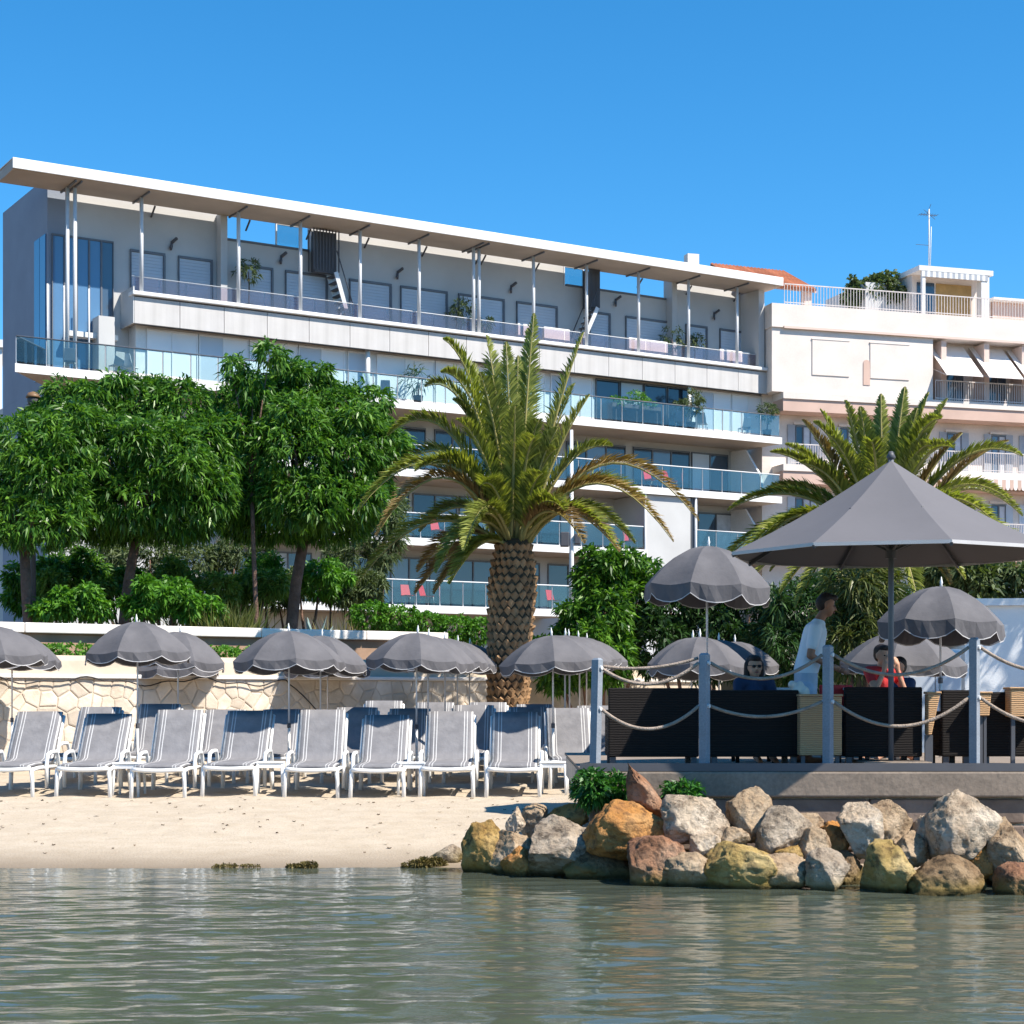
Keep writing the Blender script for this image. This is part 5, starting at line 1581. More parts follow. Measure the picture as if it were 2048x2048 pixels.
# large square-cut market umbrella
C8 = at(1782, 920, 18.8)
R8 = 1.70
M_BIGC = M('market_cloth', (0.145, 0.139, 0.148), 0.85, 0.06, 1.0, bump=0.15, bscale=5, spec=0.15)
bu = empty('market_umbrella', (C8.x, C8.y, DZ), 0, 'very large eight-sided grey market umbrella over the deck, white rim', 'umbrella')
hA = C8.z - DZ; hR = hA - 0.98
ph = math.radians(232.5)
cor = [(R8 * math.cos(ph + k * math.pi / 4), R8 * math.sin(ph + k * math.pi / 4)) for k in range(8)]
for k in range(8):
    a = Vector((*cor[k], hR)); b_ = Vector((*cor[(k + 1) % 8], hR)); tp = Vector((0, 0, hA))
    m = MB(); nn = 8
    idx = {}
    for i in range(nn + 1):
        f = i / nn
        for j in range(i + 1):
            g = j / max(1, i)
            p = tp.lerp(a.lerp(b_, g), f)
            sag = 0.05 * math.sin(math.pi * f) + 0.03 * math.sin(math.pi * g) * f
            idx[(i, j)] = len(m.v); m.v.append((p.x, p.y, p.z - sag))
    for i in range(nn):
        for j in range(i + 1):
            m.face((idx[(i, j)], idx[(i + 1, j)], idx[(i + 1, j + 1)]))
            if j < i: m.face((idx[(i, j)], idx[(i + 1, j + 1)], idx[(i, j + 1)]))
    pn = m.build('canopy_panel', M_BIGC, bu, True)
    m = MB(); m.bar(a + Vector((0, 0, -0.015)), b_ + Vector((0, 0, -0.015)), 0.012, 0.035); m.build('rim', M_PIPING, bu)
    m = MB(); m.bar(tp + Vector((0, 0, -0.12)), a + Vector((0, 0, -0.04)), 0.025, 0.035); m.bar(Vector((0, 0, hR + 0.02)), tp.lerp(a, 0.55) + Vector((0, 0, -0.05)), 0.02, 0.025); m.build('rib', M_DARKSTEEL, bu)
MB().tube([(0, 0, 0), (0, 0, hA + 0.04)], 0.030, 12).build('pole', M_FRAME, bu, True)
MB().lathe([(0.03, hA), (0.05, hA + 0.03), (0.02, hA + 0.09)], 10).build('finial', M_DARKSTEEL, bu, True)
MB().lathe([(0.06, hR - 0.05), (0.06, hR + 0.05)], 12).build('hub', M_DARKSTEEL, bu)
MB().box(-0.35, 0.35, -0.35, 0.35, 0.001, 0.06).build('base_plate', M_CONC, bu, bevel=0.01)
GD = 'grey umbrellas on the deck'
umbrella(1414, 22.4, 1073, 'tall dome-shaped grey umbrella above the second rope post', GD, R=0.80, rise=0.50, val=0.20, ground=DZ, seed=4)
umbrella(1881, 21.6, 1153, 'grey umbrella under the right side of the large market umbrella', GD, R=0.76, rise=0.44, val=0.2, ground=DZ, seed=4)
umbrella(1806, 23.3, 1243, 'low grey umbrella behind the person in red', GD, R=0.82, rise=0.42, ground=DZ, seed=5)

# white hut and cabinet on the right
M_HUT = M('hut_paint', (0.80, 0.80, 0.80), 0.8, 0.05, 1.5, bump=0.15)
c = at(1930, 1230, 25.0)
ht = empty('beach_hut', (c.x, c.y, 0.4), math.radians(-6), 'white beach hut wall at the right edge, partly in blue shade', 'hut')
hh = at(1930, 1212, 25.0).z - 0.4
MB().box(0, 4, 0, 3, 0, hh).build('wall', M_HUT, ht)
MB().box(-0.08, 4.1, -0.08, 3.1, hh + 0.002, hh + 0.10).build('roof', M_HUT, ht)
MB().box(0.9, 2.2, -0.05, -0.004, 0.5, hh - 0.25).build('shutter', M_BLUE, ht)  # blue panel painted in for the shaded part of the white wall
c = at(1905, 1300, 24.4)
cb = empty('beach_cabinet', (c.x - 0.3, c.y, DZ - 0.45), 0, 'pale grey cabinet left of the white hut', 'cabinet')
zc = at(1905, 1298, 24.4).z - DZ + 0.45
MB().box(-0.3, 0.42, 0, 0.5, 0, zc).build('carcass', M_HUT, cb)
MB().box(-0.28, 0.05, -0.03, -0.002, 0.1, zc - 0.04).build('door', M_BLIND, cb)
MB().box(0.07, 0.40, -0.03, -0.002, 0.1, zc - 0.04).build('door', M_BLIND, cb)
# the tree that shades the hut stands just outside the picture
tree('shade_tree', 2450, 23.8, 1300, [(2410, 850, 0, 170, 150), (2520, 830, .4, 180, 160), (2440, 760, -.2, 140, 120)], 600, 'leafy tree standing right of the hut, outside the picture', seed=51, gz=0.6, trunk_r=0.12)

# ------------------------------------------------------------------ boulders
def rock_mat(name, base, light, dark, algae=True, rough=0.9):
    if name in MATS: return MATS[name]
    t = NT(name)
    n1 = t.noise(2.6, 6); n2 = t.noise(9, 8, rough=0.72); n3 = t.noise(1.6, 3)
    c = t.ramp(n1, [(0.25, dark), (0.5, base), (0.75, light)])
    c = t.mix(t.ramp(n2, [(0.50, 0.0), (0.62, 0.85)]), c, mul(dark, 0.5))
    c = t.mix(t.ramp(n3, [(0.5, 0.0), (0.75, 0.5)]), c, mul(light, 1.08))
    if algae:
        z = t.sep(t.geo('Position'))[2]
        a = t.ramp(t.math('ADD', z, t.math('MULTIPLY', n1, 0.24)), [(0.13, 1.0), (0.30, 0.0)])
        c = t.mix(t.math('MULTIPLY', a, 0.85), c, (0.26, 0.19, 0.045))
        w_ = t.ramp(t.math('ADD', z, t.math('MULTIPLY', n2, 0.05)), [(0.045, 1.0), (0.085, 0.0)])
        c = t.mix(t.math('MULTIPLY', w_, 0.8), c, (0.05, 0.038, 0.015))
    t.l.new(c, t.b.inputs['Base Color']); t.b.inputs['Roughness'].default_value = rough; t.b.inputs['Specular IOR Level'].default_value = 0.25
    hgt = n2
    t.bump(hgt, 1.0, 0.09)
    MATS[name] = t.m
    return t.m
RK = {
 'white': rock_mat('rock_white', (0.60, 0.47, 0.34), (0.76, 0.65, 0.52), (0.28, 0.19, 0.12)),
 'grey': rock_mat('rock_grey', (0.42, 0.335, 0.25), (0.64, 0.54, 0.43), (0.14, 0.10, 0.07)),
 'tan': rock_mat('rock_tan', (0.48, 0.345, 0.22), (0.62, 0.49, 0.35), (0.24, 0.15, 0.085)),
 'ochre': rock_mat('rock_ochre', (0.46, 0.285, 0.09), (0.60, 0.42, 0.18), (0.17, 0.09, 0.03)),
 'orange': rock_mat('rock_orange', (0.55, 0.25, 0.07), (0.66, 0.38, 0.16), (0.30, 0.14, 0.06)),
 'red': rock_mat('rock_red', (0.38, 0.19, 0.105), (0.52, 0.34, 0.23), (0.15, 0.07, 0.045)),
 'yellow': rock_mat('rock_yellow', (0.50, 0.345, 0.12), (0.64, 0.50, 0.26), (0.24, 0.15, 0.06)),
 'brown': rock_mat('rock_brown', (0.27, 0.175, 0.095), (0.42, 0.30, 0.18), (0.09, 0.055, 0.03)),
}
def rock(name, x0, x1, y0, y1, d, mat, label, seed, shape=0, sy=None, par_group='boulders along the deck base', rot=0.0, cut=4, res=5):
    rr = random.Random(seed)
    cx, cy = (x0 + x1) / 2, (y0 + y1) / 2
    c = at(cx, cy, d); s = FPX / d
    a, h = (x1 - x0) / 2 / s, (y1 - y0) / 2 / s
    dp = sy if sy else (a + h) / 2
    bm = bmesh.new()
    bmesh.ops.create_icosphere(bm, subdivisions=res, radius=1.0)
    off = Vector((rr.uniform(0, 50), rr.uniform(0, 50), rr.uniform(0, 50)))
    planes = []
    for k in range(cut + 7):
        n = Vector((rr.gauss(0, 1), rr.gauss(0, 1), rr.gauss(0, 0.8))).normalized()
        planes.append((n, rr.uniform(0.58, 0.88)))
    for v in bm.verts:
        p = v.co.normalized()
        q = p * (1.0 + 0.22 * mnoise.noise(p * 1.1 + off) + 0.13 * mnoise.noise(p * 2.5 + off))
        for n, o in planes:
            e = q.dot(n) - o
            if e > 0: q -= n * e * 0.95
        r1 = mnoise.noise(q * 5.5 + off); r2 = mnoise.noise(q * 13 + off)
        q += p * (-0.10 * abs(r1) - 0.05 * abs(r2) + 0.05 * mnoise.noise(q * 2.8 + off * 2) + 0.02 * mnoise.noise(q * 26 + off))
        if shape == 3:   # upright wedge, left edge steep
            k = max(0.06, 1 - 0.95 * (q.z + 0.85) / 1.7); q.x = -0.9 + (q.x + 0.9) * k; q.y *= 0.6
        if shape == 1:   # upright slab narrowing to the top
            k = 1 - 0.62 * max(-0.2, (q.z + 0.1))
            q.x *= k; q.x += 0.2 * q.z
        if shape == 2:   # pointed
            k = 1 - 0.5 * max(0, q.z + 0.2); q.x *= k; q.y *= k
        v.co = q
    xs = [v.co.x for v in bm.verts]; zs = [v.co.z for v in bm.verts]; ys = [v.co.y for v in bm.verts]
    mx, Mx, mz, Mz, my, My = min(xs), max(xs), min(zs), max(zs), min(ys), max(ys)
    for v in bm.verts:
        v.co.x = ((v.co.x - mx) / (Mx - mx) * 2 - 1) * a
        v.co.z = ((v.co.z - mz) / (Mz - mz) * 2 - 1) * h
        v.co.y = ((v.co.y - my) / (My - my) * 2 - 1) * dp
    me = bpy.data.meshes.new(name); bm.to_mesh(me); bm.free()
    me.polygons.foreach_set('use_smooth', [True] * len(me.polygons))
    me.materials.append(RK[mat])
    o = link(name, me); o.location = c
    tag(o, label, 'boulder', par_group)
    return o
ROCKS = [
 (922, 1020, 1638, 1765, 18.15, 'ochre', 'jagged ochre boulder, leftmost of the rock pile', 0),
 (1010, 1052, 1612, 1678, 18.6, 'white', 'small upright white stone behind the leftmost ochre boulder', 1),
 (1040, 1098, 1606, 1680, 18.9, 'tan', 'pinkish tan stone right of the small upright white stone', 0),
 (1090, 1178, 1606, 1665, 19.0, 'ochre', 'low ochre stone behind the long grey boulder', 0),
 (972, 1072, 1658, 1760, 18.0, 'tan', 'olive-tan slab between the ochre and long grey boulders', 0),
 (1050, 1200, 1628, 1775, 17.75, 'grey', 'long dark grey boulder with a pale sloping top', 0),
 (1165, 1328, 1598, 1722, 17.45, 'orange', 'large rounded orange boulder, brightest of the pile', 0),
 (1120, 1270, 1690, 1790, 17.6, 'brown', 'shaded brown rock under the large orange boulder', 0),  # dark brown carries the shade thrown by the boulders around it
 (1252, 1332, 1522, 1640, 17.75, 'red', 'upright reddish triangular slab leaning on the deck kerb', 3),
 (1320, 1458, 1588, 1690, 17.3, 'white', 'big cream-white boulder right of the orange one', 0),
 (1255, 1375, 1668, 1790, 16.95, 'red', 'reddish low boulder at the waterline under the orange one', 0),
 (1378, 1442, 1666, 1722, 16.95, 'white', 'small pale grey stone below the big cream-white boulder', 0),
 (1452, 1552, 1572, 1690, 17.35, 'tan', 'smooth beige two-lobed boulder against the kerb', 0),
 (1440, 1502, 1652, 1705, 17.0, 'tan', 'small speckled brown stone below the two-lobed beige boulder', 0),
 (1508, 1625, 1610, 1730, 17.1, 'grey', 'round grey boulder with a white top, in the middle of the pile', 0),
 (1398, 1560, 1683, 1800, 16.65, 'yellow', 'bright yellow boulder at the waterline', 0),
 (1320, 1432, 1702, 1790, 16.75, 'tan', 'flat olive-tan stone left of the bright yellow boulder', 0),
 (1505, 1625, 1705, 1800, 16.6, 'tan', 'tan boulder at the waterline right of the bright yellow one', 0),
 (1594, 1664, 1652, 1730, 16.95, 'tan', 'small tan stone right of the round grey boulder', 0),
 (1606, 1700, 1695, 1805, 16.45, 'grey', 'flat-topped grey stone at the waterline with a pale vein', 0),
 (1670, 1768, 1603, 1720, 17.05, 'white', 'grey-white boulder left of the peach-coloured one', 0),
 (1712, 1828, 1598, 1715, 17.25, 'tan', 'peach-coloured rounded boulder against the kerb', 0),
 (1722, 1833, 1678, 1815, 16.35, 'yellow', 'yellow boulder with a dark crack at the waterline', 0),
 (1818, 1874, 1630, 1705, 17.15, 'white', 'small white stone left of the tall white crag', 0),
 (1850, 2004, 1577, 1740, 16.9, 'white', 'tall craggy white boulder, highest on the right', 0),
 (1800, 1970, 1708, 1820, 16.25, 'brown', 'broad brown boulder at the waterline below the white crag', 0),
 (1962, 2075, 1632, 1780, 16.75, 'tan', 'pointed brown-grey boulder at the right edge', 2),
 (1985, 2100, 1722, 1830, 16.1, 'red', 'dark red boulder in the bottom right of the pile', 0),
 (1640, 1730, 1700, 1800, 17.0, 'brown', 'shaded brown rock in the gap left of the yellow cracked boulder', 0),
 (1900, 2010, 1700, 1810, 17.0, 'brown', 'shaded dark rock in the gap near the right edge', 0),
 (1180, 1330, 1640, 1760, 18.0, 'brown', 'dark rock behind the reddish low boulder', 0),
 (1560, 1660, 1640, 1740, 17.6, 'brown', 'dark rock in the gap under the kerb block', 0),
 (1400, 1500, 1640, 1760, 17.5, 'brown', 'dark rock behind the small pale grey stone', 0),
 (1545, 1650, 1625, 1720, 17.45, 'tan', 'tan boulder half hidden behind the round grey boulder', 0),
 (1625, 1700, 1640, 1725, 17.3, 'orange', 'orange-tan stone wedged left of the grey-white boulder', 0),
 (1290, 1350, 1650, 1700, 17.6, 'tan', 'small tan stone wedged between the orange and cream-white boulders', 0),
 (1420, 1475, 1640, 1690, 17.45, 'orange', 'small orange stone wedged under the two-lobed beige boulder', 0),
 (1790, 1860, 1660, 1740, 16.95, 'tan', 'tan stone wedged above the broad brown boulder', 0),
 (1930, 1990, 1690, 1760, 16.75, 'orange', 'orange stone wedged right of the white crag', 0),
 (1545, 1612, 1690, 1740, 16.9, 'ochre', 'small ochre stone above the waterline tan boulder', 0),
 (1000, 1080, 1690, 1770, 17.75, 'orange', 'low orange stone at the waterline beside the long grey boulder', 0),
 (2050, 2200, 1600, 1790, 16.9, 'white', 'pale boulder continuing past the right edge', 0),
]
for k, (x0, x1, y0, y1, d, mt, lab, shp) in enumerate(ROCKS):
    rock('boulder', x0, x1, y0, y1, d, mt, lab, 100 + k * 7, shp)
for (x0, x1, y0, y1, d, lab, mt) in ((855, 930, 1688, 1740, 18.9, 'flat grey stone in the sand touching the ochre boulder', 'grey'),):
    rock('stone', x0, x1, y0, y1, d, mt, lab, int(x0), 0, 0.12, 'small stones at the water edge', res=4)
# green tufts on the rocks under the kerb
KELP = leaf_mat('kerb_weed', (0.012, 0.05, 0.012), (0.03, 0.12, 0.02), (0.07, 0.22, 0.03), 0.25)
bush('weed_tuft', [(1185, 1575, 0, 32, 30), (1225, 1580, 0.1, 30, 28)], 18.05, 150, 'green weeds left of the reddish triangular slab', KELP, 'plant', per=12, L=0.10, Wd=0.03, gz=0.55, seed=61, stems=False)
bush('weed_tuft', [(1365, 1590, 0, 34, 22)], 18.0, 90, 'green weeds right of the reddish triangular slab', KELP, 'plant', per=12, L=0.10, Wd=0.03, gz=0.6, seed=62, stems=False)
WRACK = leaf_mat('seaweed', (0.03, 0.022, 0.006), (0.10, 0.075, 0.02), (0.24, 0.19, 0.06), 0.15, 0.6)
bush('seaweed_clump', [(842, 1727, 0, 26, 8), (818, 1731, 0, 16, 3), (872, 1725, .1, 22, 8)], 18.55, 260, 'mound of brown seaweed at the water edge left of the rock pile', WRACK, 'seaweed', per=10, L=0.04, Wd=0.014, gz=0.0, seed=63, stems=False)
bush('seaweed_clump', [(612, 1730, 0, 20, 5), (588, 1733, 0, 16, 2)], 18.5, 130, 'small mound of brown seaweed at the water edge, mid beach', WRACK, 'seaweed', per=10, L=0.035, Wd=0.013, gz=0.0, seed=64, stems=False)
bush('seaweed_clump', [(450, 1731, 0, 26, 1), (500, 1732, 0, 20, 1)], 18.5, 70, 'thin dark line of seaweed at the water edge', WRACK, 'seaweed', per=8, L=0.03, Wd=0.012, gz=0.0, seed=65, stems=False)

# ------------------------------------------------------------------ people
M_SKIN = M('skin', (0.52, 0.27, 0.17), 0.55, 0.08, 6)
M_SKIN2 = M('tanned_skin', (0.30, 0.14, 0.085), 0.55, 0.08, 6)
M_HAIR = M('dark_hair', (0.018, 0.012, 0.010), 0.6, 0.3, 20, bump=0.5, bscale=60)
M_SHIRT = M('white_tshirt', (0.70, 0.73, 0.78), 0.85, 0.04, 5, bump=0.3, bscale=9)
M_SHORTS = M('pale_shorts', (0.42, 0.46, 0.54), 0.85, 0.08, 6, bump=0.3, bscale=10)
M_NAVY = M('navy_top', (0.02, 0.035, 0.075), 0.8, 0.2, 6, bump=0.3, bscale=9)
M_RED = M('red_top', (0.50, 0.035, 0.035), 0.8, 0.15, 6, bump=0.3, bscale=9)
M_LIPS = M('lips', (0.32, 0.09, 0.08), 0.5)
M_DARK = M('dark_lens', (0.01, 0.01, 0.012), 0.15)

def blob(name, caps, mat, parent, voxel=0.016, smooth=5):
    """one continuous surface grown from tapered capsules (p, r, q, s) and ellipsoids (c, (rx, ry, rz))"""
    m = MB()
    for cpt in caps:
        if len(cpt) == 2:
            m.ball(cpt[0], cpt[1], 14, 10)
        else:
            p, r, q, s = Vector(cpt[0]), cpt[1], Vector(cpt[2]), cpt[3]
            m.ball(p, r, 12, 8); m.ball(q, s, 12, 8)
            m.tube([p, q], [r, s], 12)
    me = m.mesh(name)
    o = bpy.data.objects.new(name, me); COL.link(o)
    rm = o.modifiers.new('r', 'REMESH'); rm.mode = 'VOXEL'; rm.voxel_size = voxel; rm.use_smooth_shade = True
    sm = o.modifiers.new('s', 'SMOOTH'); sm.iterations = smooth; sm.factor = 0.5
    dg = bpy.context.evaluated_depsgraph_get(); dg.update()
    me2 = bpy.data.meshes.new_from_object(o.evaluated_get(dg))
    o.modifiers.clear(); o.data = me2; bpy.data.meshes.remove(me)
    me2.materials.clear(); me2.materials.append(mat); me2.name = name
    me2.polygons.foreach_set('use_smooth', [True] * len(me2.polygons))
    o.parent = parent
    return o

def hand_caps(wr, d, side, curl=0.4):
    """wr wrist, d finger direction, side thumb side: palm, four unequal bent fingers and a thumb"""
    wr, d, side = Vector(wr), Vector(d).normalized(), Vector(side).normalized()
    n = d.cross(side).normalized()
    pal = wr + d * 0.085
    out = [(wr, 0.027, pal, 0.036)]
    for k, L in enumerate((0.070, 0.080, 0.075, 0.058)):
        b = pal + side * (0.030 - 0.020 * k) + d * 0.008
        k1 = b + d * L * 0.55 - n * L * 0.15 * curl; k2 = k1 + (d - n * curl).normalized() * L * 0.5
        out += [(b, 0.0095, k1, 0.009), (k1, 0.009, k2, 0.0075)]
    tb = wr + d * 0.03 + side * 0.028; t1 = tb + (side * 0.8 + d * 0.6).normalized() * 0.045; t2 = t1 + (d + side * 0.2).normalized() * 0.03
    out += [(tb, 0.013, t1, 0.011), (t1, 0.011, t2, 0.009)]
    return out

def head_caps(c, f, up=(0, 0, 1)):
    """c head centre, f facing direction"""
    c, f, up = Vector(c), Vector(f).normalized(), Vector(up).normalized()
    s = f.cross(up).normalized()
    caps = [(tuple(c + up * 0.035 - f * 0.012), (0.086, 0.092, 0.090)), (tuple(c + f * 0.02 - up * 0.03), (0.070, 0.070, 0.088))]
    caps.append((c + f * 0.045 - up * 0.085, 0.032, c + f * 0.055 - up * 0.075, 0.028))
    caps.append((c + f * 0.085 + up * 0.012, 0.010, c + f * 0.112 - up * 0.022, 0.014))
    for q in (-1, 1):
        caps.append((c + s * q * 0.082 + up * 0.01, 0.016, c + s * q * 0.085 - up * 0.025, 0.012))
    return caps, s

def face_parts(root, c, f, up=(0, 0, 1), shades=False):
    c, f, up = Vector(c), Vector(f).normalized(), Vector(up).normalized(); s = f.cross(up).normalized()
    if shades:
        m = MB()
        for q in (-1, 1): m.ball(tuple(c + f * 0.088 + s * q * 0.033 + up * 0.012), (0.021, 0.014, 0.017), 10, 8)
        m.bar(c + f * 0.098 + up * 0.02 - s * 0.02, c + f * 0.098 + up * 0.02 + s * 0.02, 0.006, 0.006)
        for q in (-1, 1): m.bar(c + f * 0.085 + s * q * 0.058 + up * 0.018, c + s * q * 0.09 + up * 0.015, 0.006, 0.006)
        m.build('sunglasses', M_DARK, root, True)
    else:
        for q in (-1, 1): MB().ball(tuple(c + f * 0.082 + s * q * 0.032 + up * 0.015), (0.011, 0.011, 0.008), 8, 6).build('eye', M_DARK, root, True)
    m = MB(); m.tube([tuple(c + f * 0.092 - up * 0.052 - s * 0.022), tuple(c + f * 0.098 - up * 0.054), tuple(c + f * 0.092 - up * 0.052 + s * 0.022)], [0.004, 0.008, 0.004], 6); m.build('mouth', M_LIPS, root, True)

def hair_caps(c, f, long_=False, up=(0, 0, 1)):
    c, f, up = Vector(c), Vector(f).normalized(), Vector(up).normalized(); s = f.cross(up).normalized()
    caps = [(tuple(c + up * 0.055 - f * 0.030), (0.095, 0.095, 0.085)), (tuple(c - f * 0.05 + up * 0.01), (0.085, 0.085, 0.09)), (tuple(c + up * 0.095 + f * 0.03), (0.07, 0.06, 0.04))]
    if long_:
        for q in (-1, 1):
            caps.append((c + s * q * 0.075 + up * 0.03 - f * 0.02, 0.04, c + s * q * 0.085 - up * 0.13 - f * 0.03, 0.035))
        caps.append((c - f * 0.07, 0.07, c - f * 0.08 - up * 0.15, 0.06))
    return caps

# standing man in a white T-shirt, leaning slightly to the right, seen from the side
D0 = 19.75; k0 = D0 / FPX
mx = (1612 - 1024) * k0
man = empty('person', (mx, D0, DZ), 0, 'man standing in a white t-shirt, facing right, dark hair', 'person')
P = lambda px, py, dy=0.0: Vector(((px - 1612) * k0, dy, EYE + (HOR - py) * k0 - DZ))
hc = P(1654, 1211); fdir = Vector((0.92, -0.15, -0.28)); fup = Vector((0.28, 0, 0.95))
hcaps, _s = head_caps(hc, fdir, fup)
sh_r, sh_l = P(1626, 1258, -0.17), P(1634, 1258, 0.17)
el_r, wr_r = P(1614, 1312, -0.22), P(1648, 1330, -0.16)
el_l, wr_l = P(1640, 1312, 0.22), P(1676, 1336, 0.16)
hip = P(1610, 1375)
caps = hcaps + [(P(1648, 1225), 0.052, P(1634, 1247), 0.058), (P(1630, 1262), 0.115, P(1620, 1310), 0.12), (P(1620, 1310), 0.12, P(1612, 1365), 0.115)]
caps += [(sh_r, 0.062, sh_l, 0.062), (sh_r, 0.056, el_r, 0.044), (el_r, 0.042, wr_r, 0.030), (sh_l, 0.056, el_l, 0.044), (el_l, 0.042, wr_l, 0.030)]
caps += hand_caps(wr_r, (0.9, 0.1, -0.3), (0.2, -0.2, 0.9)) + hand_caps(wr_l, (0.9, -0.1, -0.3), (0.2, 0.2, 0.9))
for s, kx, fx in ((-1, 0.06, 0.02), (1, -0.02, -0.06)):
    h0 = Vector((hip.x, s * 0.10, hip.z - 0.05)); kn = Vector((kx, s * 0.11, 0.48)); an = Vector((fx - 0.02, s * 0.12, 0.08))
    caps += [(h0, 0.095, kn, 0.062), (kn, 0.058, an, 0.040), (an - Vector((0.03, 0, 0.04)), 0.042, an + Vector((0.14, s * 0.02, -0.045)), 0.032)]
blob('body', caps, M_SKIN2, man, 0.013, 4)
blob('hair', hair_caps(hc, fdir, False, fup), M_HAIR, man, 0.013, 3)
face_parts(man, hc, fdir, fup)
blob('t_shirt', [(P(1636, 1250), 0.085, P(1630, 1266), 0.128), (P(1630, 1266), 0.134, P(1620, 1312), 0.140), (P(1620, 1312), 0.140, P(1612, 1340), 0.138), (sh_r, 0.075, sh_l, 0.075), (sh_r, 0.076, sh_r.lerp(el_r, 0.62), 0.070), (sh_l, 0.076, sh_l.lerp(el_l, 0.62), 0.070)], M_SHIRT, man, 0.014, 4)
sc_ = [(P(1612, 1345), 0.132, P(1611, 1385), 0.130)]
for s, kx in ((-1, 0.06), (1, -0.02)):
    h0 = Vector((hip.x, s * 0.10, hip.z - 0.05)); kn = Vector((kx, s * 0.11, 0.52)); sc_.append((h0, 0.112, kn, 0.088))
blob('shorts', sc_, M_SHORTS, man, 0.014, 4)

def seated(px, hy, d, f, label, topm, skin, hairm, long_, shades, arms, seat=0.44):
    """seated person: hy row of the head centre; f facing direction"""
    k = d / FPX
    root = empty('person', ((px - 1024) * k, d, DZ), 0, label, 'person')
    hz = EYE + (HOR - hy) * k - DZ
    f = Vector(f).normalized(); up = Vector((0, 0, 1)); s = f.cross(up).normalized()
    hc = Vector((0, 0, hz)) + f * 0.02
    hcaps, _ = head_caps(hc, f)
    neck = Vector((0, 0, hz - 0.13)); ch = Vector((0, 0, hz - 0.30)); pel = Vector((0, 0, seat + 0.10)) - f * 0.05
    caps = hcaps + [(hc - up * 0.06 - f * 0.02, 0.05, neck, 0.055), (ch, 0.115, ch.lerp(pel, 0.5), 0.105), (ch.lerp(pel, 0.5), 0.105, pel, 0.13)]
    shs = {}
    for q in (-1, 1):
        sh = neck + s * q * 0.175 - up * 0.05; shs[q] = sh
        el, wr, fd = arms[q]
        el = sh + f * el[0] + s * q * el[1] + up * el[2]; wr = el + f * wr[0] + s * q * wr[1] + up * wr[2]
        caps += [(neck - up * 0.04, 0.06, sh, 0.055), (sh, 0.052, el, 0.040), (el, 0.038, wr, 0.027)]
        fd_ = f * fd[0] + s * q * fd[1] + up * fd[2]
        caps += hand_caps(wr, fd_, up if abs(fd_.normalized().z) < 0.8 else -s * q)
        hp = pel + s * q * 0.09; kn = hp + f * 0.42 + up * 0.02; an = kn + f * 0.05 - up * (kn.z - 0.08)
        caps += [(hp, 0.09, kn, 0.06), (kn, 0.055, an, 0.038), (an - f * 0.03, 0.04, an + f * 0.14 - up * 0.045, 0.03)]
        shs[(q, 'el')] = el
    blob('body', caps, skin, root, 0.013, 4)
    blob('hair', hair_caps(hc, f, long_), hairm, root, 0.013, 3)
    face_parts(root, hc, f, up, shades)
    blob('top', [(neck - up * 0.06, 0.09, ch, 0.13), (ch, 0.13, ch.lerp(pel, 0.6), 0.122), (ch.lerp(pel, 0.6), 0.122, pel + up * 0.02, 0.14)] + [c_ for q in (-1, 1) for c_ in ((neck - up * 0.055, 0.072, shs[q], 0.068), (shs[q], 0.066, shs[q].lerp(shs[(q, 'el')], 0.45), 0.058))], topm, root, 0.014, 4)
    for q in (-1, 1):
        hp = pel + s * q * 0.09
    blob('trousers', [(pel, 0.142, pel + f * 0.05, 0.14)] + [(pel + s * q * 0.09, 0.10, pel + s * q * 0.09 + f * 0.40, 0.075) for q in (-1, 1)], M_NAVY, root, 0.016, 3)
    return root
rest = ((0.10, 0.05, -0.24), (0.18, -0.08, -0.02), (0.9, 0, -0.2))
chin = ((0.16, 0.02, -0.20), (0.02, -0.10, 0.22), (0.0, -0.2, 1.0))
wm = seated(1508, 1334, 20.0, (0.15, -1, -0.05), 'woman with dark hair and sunglasses in a navy top, seated facing the sea', M_NAVY, M_SKIN, M_HAIR, True, True, {-1: rest, 1: rest})
seated(1764, 1312, 20.6, (0.35, -0.85, -0.1), 'person in a red top seated with raised hands, left of the umbrella pole', M_RED, M_SKIN, M_HAIR, False, False, {-1: chin, 1: chin})
seated(1797, 1336, 21.4, (-0.7, -0.6, -0.2), 'person in dark clothes seated right of the large umbrella pole', M_NAVY, M_SKIN, M_HAIR, False, False, {-1: rest, 1: rest})
# stools under the seated people
def stool(px, d, label):
    c = (px - 1024) * d / FPX
    root = empty('deck_chair', (c, d + 0.06, DZ), 0, label, 'chair', 'chairs on the deck')
    MB().box(-0.23, 0.23, -0.22, 0.22, 0.36, 0.405).build('seat', M_RATTAN, root, bevel=0.01)
    for sx in (-1, 1):
        for sy in (-1, 1):
            MB().box(sx * 0.2 - 0.02, sx * 0.2 + 0.02, sy * 0.19 - 0.02, sy * 0.19 + 0.02, 0.0, 0.358).build('leg', M_RATTAN, root)
    MB().box(-0.23, 0.23, 0.221, 0.26, 0.30, 0.78).build('backrest', M_RATTAN, root, bevel=0.01)
stool(1508, 20.0, 'dark woven chair under the woman with sunglasses')
stool(1764, 20.6, 'dark woven chair under the person in red')
stool(1797, 21.4, 'dark woven chair under the person in dark clothes')
